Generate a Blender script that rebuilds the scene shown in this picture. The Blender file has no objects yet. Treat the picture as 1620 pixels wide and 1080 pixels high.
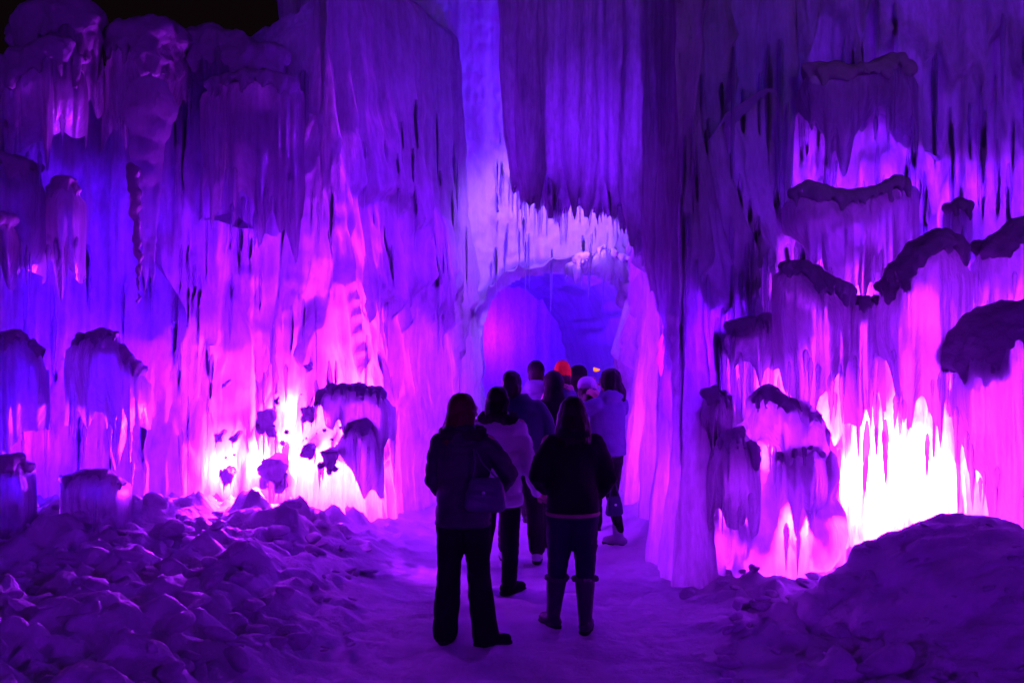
import bpy, bmesh, math, random
import numpy as np
from mathutils import Vector, Matrix

random.seed(7)
C = bpy.context.scene.collection
SC = bpy.context.scene
F, CX, HY, CH = 1700.0, 810.0, 506.0, 2.1          # focal length in photo pixels, centre column, horizon row, eye height


def W(px, py, d):
    """A point of the place at depth d that the photograph shows at (px, py)."""
    return Vector(((px - CX) / F * d, d, CH - (py - HY) / F * d))


# ------------------------------------------------------------------ camera
cam = bpy.data.cameras.new('camera')
cam.lens = F / 1620 * 36
cam.sensor_width = 36
cam.shift_y = -34 / 1620
cam.clip_end = 2000
cam.dof.use_dof = True
cam.dof.focus_distance = 9.3
cam.dof.aperture_fstop = 2.8
co = bpy.data.objects.new('camera', cam)
co.location = (0, 0, CH)
co.rotation_euler = (math.pi / 2, 0, 0)
C.objects.link(co)
SC.camera = co

# ------------------------------------------------------------------ night sky and colour management
wd = bpy.data.worlds.new('World')
SC.world = wd
wd.use_nodes = True
bg = wd.node_tree.nodes['Background']
bg.inputs[0].default_value = (1.0, 0.45, 0.7, 1)
bg.inputs[1].default_value = 0.0028
SC.view_settings.view_transform = 'Standard'
SC.view_settings.look = 'None'
SC.view_settings.gamma = 1
SC.view_settings.exposure = 0.2
SC.view_settings.use_curve_mapping = False
cy = SC.cycles
cy.use_denoising = True
try:
    cy.denoiser = 'OPENIMAGEDENOISE'
except Exception:
    pass
cy.max_bounces = 9
cy.diffuse_bounces = 5
cy.transmission_bounces = 7
cy.glossy_bounces = 2
cy.sample_clamp_indirect = 12
cy.caustics_reflective = False
cy.caustics_refractive = False

# ------------------------------------------------------------------ the lamps frozen into the ice
MAG = (0.42, 0.012, 1.0)
PUR = (0.19, 0.004, 1.0)
VIO = (0.18, 0.0015, 1.0)
FIL = (0.24, 0.0015, 1.0)
BLU = (0.085, 0.001, 1.0)
LAV = (0.36, 0.13, 1.0)


def lamp(name, loc, watts, col, r=0.12, spot=None, aim=None, blend=0.6):
    l = bpy.data.lights.new(name, 'SPOT' if spot else 'POINT')
    l.energy = watts
    l.color = col
    l.shadow_soft_size = r
    o = bpy.data.objects.new(name, l)
    o.location = loc
    if spot:
        l.spot_size = math.radians(spot)
        l.spot_blend = blend
        o.rotation_euler = (Vector(aim) - Vector(loc)).to_track_quat('-Z', 'Y').to_euler()
    C.objects.link(o)
    return o


LAMPS = [
    # x, y, z, watts, colour, radius
    # left wall
    (-1.95, 10.15, 0.85, 1700, MAG, .08),
    (-2.4, 10.2, 0.75, 1400, MAG, .08),
    (-2.75, 10.25, 0.7, 600, MAG, .08),
    (-2.1, 10.15, 1.3, 350, MAG, .08),
    (-2.6, 10.9, 2.3, 60, VIO, .3),
    (-2.1, 10.9, 3.0, 26, VIO, .3),
    (-3.7, 10.8, 1.5, 150, BLU, .3),
    (-4.6, 10.4, 1.0, 120, BLU, .3),
    (-4.3, 11.0, 2.7, 55, BLU, .3),
    # passage left face
    (-1.62, 10.35, 0.7, 380, MAG, .08),
    (-1.7, 11.6, 1.4, 60, VIO, .2),
    (-1.5, 12.6, 3.2, 40, VIO, .2),
    # arch and tunnel
    (1.0, 14.3, 4.1, 60, LAV, .2),
    (-1.2, 16.2, 1.4, 260, BLU, .3),
    (2.6, 15.8, 1.4, 420, BLU, .3),
    (0.8, 16.0, 4.0, 600, BLU, .2),
    (-0.5, 21.8, 1.8, 420, BLU, .2),
    # passage right face
    (1.72, 11.4, 0.8, 60, MAG, .08),
    (2.2, 12.6, 2.8, 70, VIO, .2),
    # right wall
    (3.15, 9.32, 0.75, 6500, MAG, .10),
    (2.65, 9.4, 0.7, 3600, MAG, .10),
    (2.15, 9.35, 0.7, 1500, MAG, .10),
    (3.6, 9.3, 0.8, 3800, MAG, .10),
    (1.62, 9.1, 0.7, 22, MAG, .10),
    (1.6, 9.2, 1.9, 80, VIO, .15),
    (3.9, 9.4, 1.1, 500, MAG, .12),
    (4.6, 9.6, 0.8, 500, MAG, .12),
    (3.1, 9.6, 1.6, 80, MAG, .15),
    (2.1, 9.6, 1.4, 260, MAG, .15),
    (1.75, 10.0, 2.2, 80, VIO, .25),
    (3.6, 10.2, 2.9, 110, BLU, .3),
    (4.7, 10.1, 3.0, 60, BLU, .3),
    (2.4, 10.2, 3.9, 40, BLU, .3),
    (0.75, 10.35, 3.6, 130, PUR, .3),
    # frozen in behind the mounds that stand before the right wall
    (2.15, 8.60, 0.62, 620, MAG, .06),
    (4.25, 9.35, 0.9, 700, MAG, .12),
    (2.15, 8.6, 1.15, 300, MAG, .06),
    (1.8, 8.6, .75, 120, MAG, .05),
]
for i, (x, y, z, w, c, r) in enumerate(LAMPS):
    lamp('ice_lamp', (x, y, z), w, c, r)
# white-violet lamp on top of the hanging curtain, thrown on the arch wall behind it
lamp('arch_lamp', (0.45, 11.2, 4.4), 600, LAV, .15, 66, (0.35, 13.5, 3.0), .8)
# purple fill lights added behind the camera to brighten ice and snow
lamp('fill_light', (-6.0, -5.0, 2.8), 880, FIL, .8)
lamp('fill_light', (6.5, -4.0, 3.2), 880, FIL, .8)
# fill floodlights added far behind the camera: weak, neutral, thrown at the upper walls
lamp('flood_fill', (3.0, -9.0, 6.5), 420, (1.0, .5, .75), 0.4, 36, (2.4, 10.0, 7.2), 1.0)
lamp('flood_fill', (-5.0, -9.0, 6.5), 70, (1.0, .5, .75), .4, 30, (-4.0, 10.0, 7.6), 1.0)


# ------------------------------------------------------------------ noise
def _h(ix, iy, iz, s):
    h = (ix.astype(np.int64) * 374761393 + iy.astype(np.int64) * 668265263 + iz.astype(np.int64) * 2147483647 + s * 974634777) & 0xFFFFFFFF
    h = ((h ^ (h >> 13)) * 1274126177) & 0xFFFFFFFF
    h = (h ^ (h >> 16)) & 0xFFFFFFFF
    return h / 4294967295.0 * 2 - 1


def n3(x, y, z, s=0):
    x, y, z = np.broadcast_arrays(np.asarray(x, float), np.asarray(y, float), np.asarray(z, float))
    ix, iy, iz = np.floor(x), np.floor(y), np.floor(z)
    fx, fy, fz = x - ix, y - iy, z - iz
    f = lambda t: t * t * (3 - 2 * t)
    fx, fy, fz = f(fx), f(fy), f(fz)
    r = 0
    for a in (0, 1):
        for b in (0, 1):
            for c in (0, 1):
                w = (fx if a else 1 - fx) * (fy if b else 1 - fy) * (fz if c else 1 - fz)
                r = r + w * _h(ix + a, iy + b, iz + c, s)
    return r


def fbm(x, y, z, s=0, o=4):
    r, a, f = 0, .5, 1.0
    for k in range(o):
        r = r + a * n3(x * f, y * f, z * f, s + k * 17)
        a *= .5
        f *= 2.03
    return r


def sst(a, b, x):
    t = np.clip((x - a) / (b - a), 0, 1)
    return t * t * (3 - 2 * t)


# ------------------------------------------------------------------ materials
def new_mat(name):
    m = bpy.data.materials.new(name)
    m.use_nodes = True
    nt = m.node_tree
    nt.nodes.clear()
    return m, nt, nt.nodes, nt.links


def ice_mat(name, refr=0.0, col=(.9, .93, .97), lo=.12, hi=.8, streak=6.0, zs=.5, gloss=.03, bump=.5, cap=0.0, dense=.35):
    """Clear and cloudy ice: cloudier where the noise says so; frost settles on faces that look up."""
    m, nt, N, L = new_mat(name)
    out = N.new('ShaderNodeOutputMaterial')
    tc = N.new('ShaderNodeTexCoord')

    def noise(sc, det=4, rough=.6, dist=0.0):
        mp = N.new('ShaderNodeMapping')
        mp.inputs['Scale'].default_value = sc
        L.new(tc.outputs['Object'], mp.inputs[0])
        t = N.new('ShaderNodeTexNoise')
        t.inputs['Scale'].default_value = 1
        t.inputs['Detail'].default_value = det
        t.inputs['Roughness'].default_value = rough
        t.inputs['Distortion'].default_value = dist
        L.new(mp.outputs[0], t.inputs['Vector'])
        return t.outputs['Fac']

    def rng(v, a, b, c, d):
        r = N.new('ShaderNodeMapRange')
        r.inputs[1].default_value, r.inputs[2].default_value = a, b
        r.inputs[3].default_value, r.inputs[4].default_value = c, d
        L.new(v, r.inputs[0])
        return r.outputs[0]

    def mul(a, b):
        r = N.new('ShaderNodeMath')
        r.operation = 'MULTIPLY'
        L.new(a, r.inputs[0])
        L.new(b, r.inputs[1])
        return r.outputs[0]

    st = noise((streak, streak, streak * zs * .12), 5, .65)
    cl = noise((1.6, 1.6, 1.1), 4, .6, .6)
    fine = noise((26, 26, 9), 3, .6)
    den = mul(rng(st, .32, .66, dense, 1.0), rng(cl, .3, .65, .65, 1.0))
    den = mul(den, rng(fine, .3, .6, .72, 1.0))
    tcol = N.new('ShaderNodeMix')
    tcol.data_type = 'RGBA'
    tcol.inputs[6].default_value = (0, 0, 0, 1)
    tcol.inputs[7].default_value = (*col, 1)
    L.new(den, tcol.inputs[0])
    bmp = N.new('ShaderNodeBump')
    bmp.inputs['Strength'].default_value = bump
    bmp.inputs['Distance'].default_value = .03
    add = N.new('ShaderNodeMath')
    L.new(noise((14, 14, 2.2), 4, .6), add.inputs[0])
    L.new(mul(fine, rng(fine, 0, 1, .4, .4)), add.inputs[1])
    L.new(add.outputs[0], bmp.inputs['Height'])
    df = N.new('ShaderNodeBsdfDiffuse')
    df.inputs[0].default_value = (*[c * .88 for c in col], 1)
    tr = N.new('ShaderNodeBsdfTranslucent')
    L.new(tcol.outputs[2], tr.inputs[0])
    gl = N.new('ShaderNodeBsdfGlossy')
    gl.inputs['Roughness'].default_value = .36
    gl.inputs[0].default_value = (.9, .9, 1, 1)
    for b in (df, gl):
        L.new(bmp.outputs[0], b.inputs['Normal'])
    L.new(bmp.outputs[0], tr.inputs['Normal'])
    mx = N.new('ShaderNodeMixShader')
    f = rng(cl, .3, .7, hi, lo if lo > .3 else hi * .75)
    if cap > 0:
        ge = N.new('ShaderNodeNewGeometry')
        sp = N.new('ShaderNodeSeparateXYZ')
        L.new(ge.outputs['Normal'], sp.inputs[0])
        ab = N.new('ShaderNodeMath')
        L.new(sp.outputs[2], ab.inputs[0])
        L.new(rng(fine, .2, .8, -.25, .25), ab.inputs[1])
        f = mul(f, rng(ab.outputs[0], .25, .75, 1.0, 1 - cap))
    L.new(f, mx.inputs[0])
    L.new(df.outputs[0], mx.inputs[1])
    L.new(tr.outputs[0], mx.inputs[2])
    if refr:
        rf = N.new('ShaderNodeBsdfRefraction')
        rf.inputs['Roughness'].default_value = .55
        rf.inputs['IOR'].default_value = 1.12
        rf.inputs[0].default_value = (.95, .95, .99, 1)
        L.new(bmp.outputs[0], rf.inputs['Normal'])
        m3 = N.new('ShaderNodeMixShader')
        fm = N.new('ShaderNodeMath')
        fm.operation = 'MULTIPLY'
        fm.inputs[0].default_value = refr
        if cap > 0:
            L.new(rng(ab.outputs[0], .25, .75, 1.0, .1), fm.inputs[1])
        else:
            fm.inputs[1].default_value = 1
        L.new(fm.outputs[0], m3.inputs[0])
        L.new(mx.outputs[0], m3.inputs[1])
        L.new(rf.outputs[0], m3.inputs[2])
        mx = m3
    fr = N.new('ShaderNodeFresnel')
    fr.inputs[0].default_value = 1.31
    m2 = N.new('ShaderNodeMixShader')
    g = N.new('ShaderNodeMath')
    g.operation = 'MULTIPLY'
    g.inputs[1].default_value = gloss * 6
    L.new(fr.outputs[0], g.inputs[0])
    L.new(g.outputs[0], m2.inputs[0])
    L.new(mx.outputs[0], m2.inputs[1])
    L.new(gl.outputs[0], m2.inputs[2])
    L.new(m2.outputs[0], out.inputs[0])
    return m


def snow_mat(name, col=(.82, .84, .88), scale=18.0, bump=.6, trans=0.0):
    m, nt, N, L = new_mat(name)
    out = N.new('ShaderNodeOutputMaterial')
    tc = N.new('ShaderNodeTexCoord')
    t = N.new('ShaderNodeTexNoise')
    t.inputs['Scale'].default_value = scale
    t.inputs['Detail'].default_value = 7
    t.inputs['Roughness'].default_value = .65
    L.new(tc.outputs['Object'], t.inputs['Vector'])
    t2 = N.new('ShaderNodeTexNoise')
    t2.inputs['Scale'].default_value = 3
    t2.inputs['Detail'].default_value = 4
    L.new(tc.outputs['Object'], t2.inputs['Vector'])
    r = N.new('ShaderNodeValToRGB')
    r.color_ramp.elements[0].position = .3
    r.color_ramp.elements[0].color = (*[c * .78 for c in col], 1)
    r.color_ramp.elements[1].position = .65
    r.color_ramp.elements[1].color = (*col, 1)
    L.new(t2.outputs[0], r.inputs[0])
    b = N.new('ShaderNodeBump')
    b.inputs['Strength'].default_value = bump
    b.inputs['Distance'].default_value = .03
    L.new(t.outputs[0], b.inputs['Height'])
    p = N.new('ShaderNodeBsdfPrincipled')
    p.inputs['Roughness'].default_value = .75
    p.inputs['Specular IOR Level'].default_value = .25
    L.new(r.outputs[0], p.inputs['Base Color'])
    L.new(b.outputs[0], p.inputs['Normal'])
    if trans:
        tr = N.new('ShaderNodeBsdfTranslucent')
        tr.inputs[0].default_value = (*col, 1)
        mx = N.new('ShaderNodeMixShader')
        mx.inputs[0].default_value = trans
        L.new(p.outputs[0], mx.inputs[1])
        L.new(tr.outputs[0], mx.inputs[2])
        L.new(mx.outputs[0], out.inputs[0])
    else:
        L.new(p.outputs[0], out.inputs[0])
    return m


def cloth_mat(name, col, rough=.85, scale=60, bump=.3, var=.35):
    m, nt, N, L = new_mat(name)
    out = N.new('ShaderNodeOutputMaterial')
    p = N.new('ShaderNodeBsdfPrincipled')
    p.inputs['Roughness'].default_value = rough
    p.inputs['Specular IOR Level'].default_value = .2
    tc = N.new('ShaderNodeTexCoord')
    t = N.new('ShaderNodeTexNoise')
    t.inputs['Scale'].default_value = scale
    t.inputs['Detail'].default_value = 4
    L.new(tc.outputs['Object'], t.inputs['Vector'])
    t2 = N.new('ShaderNodeTexNoise')
    t2.inputs['Scale'].default_value = 7
    t2.inputs['Detail'].default_value = 3
    L.new(tc.outputs['Object'], t2.inputs['Vector'])
    r = N.new('ShaderNodeValToRGB')
    r.color_ramp.elements[0].position = .3
    r.color_ramp.elements[0].color = (*[c * (1 - var) for c in col], 1)
    r.color_ramp.elements[1].position = .7
    r.color_ramp.elements[1].color = (*col, 1)
    L.new(t2.outputs[0], r.inputs[0])
    b = N.new('ShaderNodeBump')
    b.inputs['Strength'].default_value = bump
    b.inputs['Distance'].default_value = .01
    L.new(t.outputs[0], b.inputs['Height'])
    L.new(r.outputs[0], p.inputs['Base Color'])
    L.new(b.outputs[0], p.inputs['Normal'])
    L.new(p.outputs[0], out.inputs[0])
    return m


ICE = ice_mat('ice_clear', hi=.75, streak=7, dense=.42)
ICE_F = ice_mat('ice_flowstone', refr=.72, hi=.8, streak=10, dense=.62, cap=.8)
ICE_I = ice_mat('ice_icicle', refr=.9, hi=.75, streak=14, dense=.75, gloss=.06)
ICE_S = ice_mat('ice_curtain_skin', refr=.25, hi=.85, streak=10, dense=.55, cap=.8)
ICE_C = ice_mat('ice_cloudy', hi=.85, streak=11, dense=.38, bump=.8)
ICE_A = ice_mat('ice_arch', hi=.5, streak=9, dense=.5)
BAFFLE = ice_mat('light_baffle', col=(.75, .78, .85), hi=.3, streak=4, dense=.5)  # for the light-blocking slabs added inside the walls
ICE_T = ice_mat('ice_tunnel', hi=.6, streak=4, dense=.55)
RIME = snow_mat('rime', (.55, .55, .58), 22, .9, .36)
KNOB = ice_mat('knob_ice', refr=0, hi=.65, col=(.8, .78, .86), streak=10, dense=.6, cap=.2)
SNOW = snow_mat('snow', (.82, .84, .88), 16, .7)
SNOWC = snow_mat('snow_chunk', (.8, .82, .86), 24, .6, .08)


# ------------------------------------------------------------------ object helpers
def link(name, me, mat, parent=None):
    me.name = name
    o = bpy.data.objects.new(name, me)
    if mat is not None:
        me.materials.clear()
        me.materials.append(mat)
    C.objects.link(o)
    if parent is not None:
        o.parent = parent
    return o


def tag(o, label=None, cat=None, group=None, kind=None):
    if label:
        o['label'] = label
    if cat:
        o['category'] = cat
    if group:
        o['group'] = group
    if kind:
        o['kind'] = kind
    return o


def empty(name, loc, label, cat, group=None):
    o = bpy.data.objects.new(name, None)
    o.location = loc
    o.empty_display_size = .1
    C.objects.link(o)
    return tag(o, label, cat, group)


def grid_mesh(P, wrap=False, keep=None):
    """P: rows x cols x 3 array of points -> mesh."""
    r, c = P.shape[:2]
    idx = np.arange(r * c).reshape(r, c)
    a, b, d, e = idx[:-1, :-1], idx[:-1, 1:], idx[1:, 1:], idx[1:, :-1]
    q = np.stack([a, b, d, e], -1).reshape(-1, 4)
    if keep is not None:
        q = q[keep.reshape(-1)]
    me = bpy.data.meshes.new('m')
    me.vertices.add(r * c)
    me.vertices.foreach_set('co', P.reshape(-1).astype(np.float32))
    me.loops.add(len(q) * 4)
    me.loops.foreach_set('vertex_index', q.reshape(-1).astype(np.int32))
    me.polygons.add(len(q))
    me.polygons.foreach_set('loop_start', (np.arange(len(q)) * 4).astype(np.int32))
    me.polygons.foreach_set('loop_total', np.full(len(q), 4, np.int32))
    me.update(calc_edges=True)
    me.shade_smooth()
    me.validate()
    return me


class MB:
    """Collects solids; build() welds them into one skin by voxel remesh."""

    def __init__(s):
        s.v, s.f = [], []

    def _ring(s, c, ax, ay, n, rx, ry, sq=1.0):
        k = len(s.v)
        for i in range(n):
            a = 2 * math.pi * i / n
            ca, sa = math.cos(a), math.sin(a)
            if sq != 1.0:
                ca = math.copysign(abs(ca) ** sq, ca)
                sa = math.copysign(abs(sa) ** sq, sa)
            s.v.append(tuple(c + ax * (ca * rx) + ay * (sa * ry)))
        return k

    def _skin(s, ks, n):
        for a, b in zip(ks[:-1], ks[1:]):
            for i in range(n):
                j = (i + 1) % n
                s.f.append((a + i, a + j, b + j, b + i))
        s.f.append(tuple(ks[0] + i for i in reversed(range(n))))
        s.f.append(tuple(ks[-1] + i for i in range(n)))

    def tube(s, pts, rad, n=10, cap=True):
        pts = [Vector(p) for p in pts]
        ks = []
        for i, p in enumerate(pts):
            t = (pts[min(i + 1, len(pts) - 1)] - pts[max(i - 1, 0)]).normalized()
            up = Vector((0, 1, 0)) if abs(t.y) < .9 else Vector((1, 0, 0))
            ax = t.cross(up).normalized()
            ay = t.cross(ax).normalized()
            r = rad[i]
            if i == 0 and cap:
                for q, w in ((1.0, .25), (.85, .6), (.5, .88)):
                    ks.append(s._ring(p - t * r * q, ax, ay, n, r * w, r * w))
            ks.append(s._ring(p, ax, ay, n, r, r))
            if i == len(pts) - 1 and cap:
                for q, w in ((.5, .88), (.85, .6), (1.0, .25)):
                    ks.append(s._ring(p + t * r * q, ax, ay, n, r * w, r * w))
        s._skin(ks, n)

    def loft(s, rings, n=20, yaw=0.0, sq=1.0):
        """rings: (centre, rx, ry) stacked along z."""
        ax = Vector((math.cos(yaw), math.sin(yaw), 0))
        ay = Vector((-math.sin(yaw), math.cos(yaw), 0))
        ks = [s._ring(Vector(c), ax, ay, n, rx, ry, sq) for c, rx, ry in rings]
        s._skin(ks, n)

    def ball(s, c, r, n=14, m=9, rot=None):
        c = Vector(c)
        r = (r, r, r) if isinstance(r, (int, float)) else r
        ks = []
        X, Y, Z = Vector((1, 0, 0)), Vector((0, 1, 0)), Vector((0, 0, 1))
        if rot is not None:
            X, Y, Z = rot @ X, rot @ Y, rot @ Z
        for j in range(1, m):
            a = -math.pi / 2 + math.pi * j / m
            ks.append(s._ring(c + Z * (math.sin(a) * r[2]), X, Y, n, math.cos(a) * r[0], math.cos(a) * r[1]))
        s._skin(ks, n)

    def raw(s, name='m'):
        me = bpy.data.meshes.new(name)
        me.from_pydata(s.v, [], s.f)
        me.update()
        me.shade_smooth()
        return me

    def skin(s, vox=.015, smooth=4, noise=None, extra=None):
        me = s.raw()
        o = bpy.data.objects.new('tmp', me)
        C.objects.link(o)
        m = o.modifiers.new('r', 'REMESH')
        m.mode = 'VOXEL'
        m.voxel_size = vox
        if smooth:
            k = o.modifiers.new('s', 'SMOOTH')
            k.factor = .5
            k.iterations = smooth
        dg = bpy.context.evaluated_depsgraph_get()
        out = bpy.data.meshes.new_from_object(o.evaluated_get(dg))
        bpy.data.objects.remove(o)
        bpy.data.meshes.remove(me)
        if noise is not None:
            nv = len(out.vertices)
            co_ = np.empty(nv * 3, np.float32)
            out.vertices.foreach_get('co', co_)
            no = np.empty(nv * 3, np.float32)
            out.vertices.foreach_get('normal', no)
            co_, no = co_.reshape(-1, 3).astype(float), no.reshape(-1, 3)
            co_ = co_ + no * noise(co_[:, 0], co_[:, 1], co_[:, 2])[:, None]
            out.vertices.foreach_set('co', co_.reshape(-1).astype(np.float32))
        if extra is not None:
            bm = bmesh.new()
            bm.from_mesh(out)
            bm.from_mesh(extra)
            bm.to_mesh(out)
            bm.free()
        out.update()
        out.shade_smooth()
        return out


# ------------------------------------------------------------------ ground
def ground_h(x, y):
    x, y = np.broadcast_arrays(np.asarray(x, float), np.asarray(y, float))
    lump = np.abs(fbm(x * 2.6, y * 2.6, 0 * x, 3, 4))
    wob = .25 * n3(x * .7, y * .7, 0, 9)
    left = sst(-.75, -2.1, x + wob) * sst(16, 11, y)
    right = sst(1.15, 1.9, x + wob * .5 - .06 * (8 - y)) * sst(16, 11, y)
    h = left * (.20 + .11 * sst(7, 9.5, y) + .34 * (lump - .15)) + left * .16 * fbm(x * .8, y * .8, 0, 5, 3)
    h = h + right * (.02 + .22 * (lump - .12)) + right * .1 * fbm(x * .8, y * .8, 0, 6, 3)
    wx, wy = x + .08 * n3(x * 4, y * 4, 0, 35), y + .08 * n3(x * 4, y * 4, 0, 36)
    h = h + (left + right) * (.09 * np.abs(n3(wx * 4.2, wy * 5.0, 0, 31)) + .05 * np.abs(n3(wx * 10, wy * 11, 0, 32)) + .02 * np.abs(n3(wx * 21, wy * 21, 0, 33)))
    path = np.clip(1 - left - right, 0, 1)
    foot = np.abs(n3(x * 5, y * 3.2, 0, 12))
    h = h + path * (.03 * fbm(x * 2, y * 2, 0, 8, 4) - .035 * np.clip(.3 - foot, 0, 1) + .012 * n3(x * 16, y * 16, 0, 4))
    # trodden snow climbs the foot of the passage walls
    h = h + .22 * sst(.55, 1.35, x) * sst(8.8, 10.5, y) * sst(14, 12.5, y) * .8
    return h


xs = np.arange(-9, 9.01, .035)
ys = np.concatenate([np.arange(2.5, 11, .035), np.arange(11, 24, .09)])
X, Y = np.meshgrid(xs, ys)
Z = ground_h(X, Y) * sst(24, 22, Y)
g = link('ground', grid_mesh(np.stack([X, Y, Z], -1)), SNOW)
tag(g, 'trampled snow path between banks of broken snow', kind='structure')
# the wide snowfield around it: a frame of sheets that butts against the detailed part
bmf = bmesh.new()
R_ = 600
x0, x1, y0, y1 = -8.98, 8.98, 2.53, 23.9
for a, b, c, d in ((-R_, -R_, x0, R_), (x1, -R_, R_, R_), (x0, -R_, x1, y0), (x0, y1, x1, R_)):
    vs = [bmf.verts.new((px, py, -.02)) for px, py in ((a, b), (c, b), (c, d), (a, d))]
    bmf.faces.new(vs)
me = bpy.data.meshes.new('field')
bmf.to_mesh(me)
bmf.free()
tag(link('snow_field', me, SNOW), 'flat open snow around the ice walls', kind='structure')


# ------------------------------------------------------------------ ice walls
def resample(pts, step, smooth=.25):
    P = np.array(pts, float)
    seg = np.r_[0, np.cumsum(np.hypot(*np.diff(P, axis=0).T))]
    u = np.arange(0, seg[-1], step)
    x, y = np.interp(u, seg, P[:, 0]), np.interp(u, seg, P[:, 1])
    k = int(smooth / step)
    if k > 0:
        w = np.hanning(2 * k + 1)
        w /= w.sum()
        pad = lambda a: np.convolve(np.r_[2 * a[0] - a[k:0:-1], a, 2 * a[-1] - a[-2:-k - 2:-1]], w, 'valid')
        x, y = pad(x), pad(y)
    tx, ty = np.gradient(x), np.gradient(y)
    L_ = np.hypot(tx, ty)
    return u, x, y, ty / L_, -tx / L_


def flutes(u, z, s):
    w = u + .05 * n3(u * .9, z * .35, 0, s + 1) + .012 * n3(u * 4, z * 1.5, 0, s + 2)
    d = .16 * n3(w * .55, z * .2, 0, s + 3)
    d = d + .11 * np.abs(n3(w * 2.1, z * .16, 0, s + 4))
    d = d + .10 * np.abs(n3(w * 5.3, z * .22, 0, s + 5))
    d = d + .055 * np.abs(n3(w * 12, z * .35, 0, s + 6))
    d = d + .012 * n3(w * 28, z * 2.5, 0, s + 7)
    d = d + .012 * fbm(w * 9, z * 2.2, 0, s + 8, 3)
    return d


def tiers(u, z, s, T):
    d = 0 * u * z
    for k, (z0, jag, dep, dec) in enumerate(T):
        t = z0 + .35 * n3(u * .8, 0, k, s + 20) + .12 * n3(u * 2.2, 0, k, s + 21)
        t = t - jag * np.clip(n3(u * 5, 0, k, s + 22), 0, 1) ** 1.3 - jag * .7 * np.clip(n3(u * 11, 0, k, s + 23), 0, 1) ** 1.3
        amp = np.clip(.5 + 1.2 * n3(u * .6, 0, k * 3, s + 24), .05, 1.2)
        d = d + dep * amp * sst(-.02, .16, z - t) * np.exp(-np.clip(z - t, 0, 9) / dec)
    return d


def wall(name, path, H, thick, s, T, mat, step=.02, zstep=.04, zmax=5.6, batter=.07, smooth=.25):
    u, x, y, nx, ny = resample(path, step, smooth)
    k = int(1.6 / step)
    w = np.hanning(2 * k + 1)
    w /= w.sum()
    sm = lambda a: np.convolve(np.r_[np.full(k, a[0]), a, np.full(k, a[-1])], w, 'valid')
    bx, by = sm(nx), sm(ny)
    bl = np.hypot(bx, by)
    bx, by = bx / bl, by / bl
    nz = int(zmax / zstep)
    hz = H(x, u)                                              # top height along the wall
    t = np.linspace(0, 1, nz)[:, None]
    z = -.15 + t * (hz[None, :] + .15)
    U = u[None, :] + 0 * z
    off = flutes(U, z, s) + tiers(U, z, s, T) - batter * z
    top = sst(.45, 0, hz[None, :] - z)
    off = off - .35 * top ** 2 + .06 * fbm(U * 2.2, z * 2.2, 0, s + 9, 3)
    Pf = np.stack([x + nx * off, y + ny * off, z], -1)
    # over the top and down the back
    rows = []
    for q in np.linspace(.04, 1, 26):
        b = off[-1] * (1 - q) - thick * q
        zz = hz + .14 * math.sin(math.pi * q) + .18 * fbm(u * 2.3, q * 3, 0, s + 30, 4) * min(1, q * 4)
        mx_, my_ = nx * (1 - q) + bx * q, ny * (1 - q) + by * q
        rows.append(np.stack([x + mx_ * b, y + my_ * b, zz], -1))
    for q in np.linspace(.05, 1, 24):
        b = -thick + .15 * np.abs(n3(u * 2, q * 5, 0, s + 40))
        zz = (hz + .18 * fbm(u * 2.3, 3.0, 0, s + 30, 4)) * (1 - q) - .15 * q
        rows.append(np.stack([x + bx * b, y + by * b, zz], -1))
    P = np.concatenate([Pf, np.array(rows)], 0)
    return grid_mesh(P)


def surf_at(me_pts, x, z):
    pass


HL = lambda x, u: np.interp(x, [-9, -4.9, -4.5, -4.0, -3.6, -3.0, -2.5, -2.1, -1.85, 0], [4.4, 4.45, 4.3, 4.55, 4.8, 4.85, 4.95, 5.2, 6.0, 6.0]) + .12 * n3(u * 2, 0, 0, 91) + .07 * n3(u * 6, 0, 0, 92)
left_path = [(-9.5, 7.2), (-6.2, 9.4), (-4.6, 10.05), (-3.2, 10.25), (-2.0, 10.15), (-1.8, 9.97), (-1.6, 10.1), (-1.42, 10.7), (-.88, 12.2), (-.5, 14.2)]
wl = link('ice_wall', wall('l', left_path, HL, 1.15, 100, [(4.1, .5, .2, .6), (3.2, .7, .16, .9), (2.2, .8, .16, .8), (1.3, .55, .12, .5)], None, smooth=.24, zstep=.027), ICE)
tag(wl, 'tall fluted ice wall glowing violet with hot pink lower corner, beside the walkers', 'ice wall')

HR = lambda x, u: 6.1 + .2 * n3(u * 1.5, 0, 0, 94) + 0 * x
right_path = [(1.55, 14.2), (1.5, 12.5), (1.36, 10.4), (1.22, 8.75), (1.30, 8.45), (1.55, 8.5), (1.95, 8.95), (2.5, 9.3), (3.4, 9.3), (4.4, 9.1), (5.3, 8.6), (6.6, 7.2), (8.5, 5.5)]
wr = link('ice_wall', wall('r', right_path, HR, 1.25, 200, [(4.7, .9, .2, .8), (3.7, 1.0, .22, .9), (2.8, .9, .22, .8), (1.9, .8, .2, .7), (1.1, .5, .1, .5)], None, smooth=.12, zmax=6.4), ICE)
tag(wr, 'towering ice wall of dripping curtains, white-hot at its foot by the dark snow bank', 'ice wall')

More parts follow.
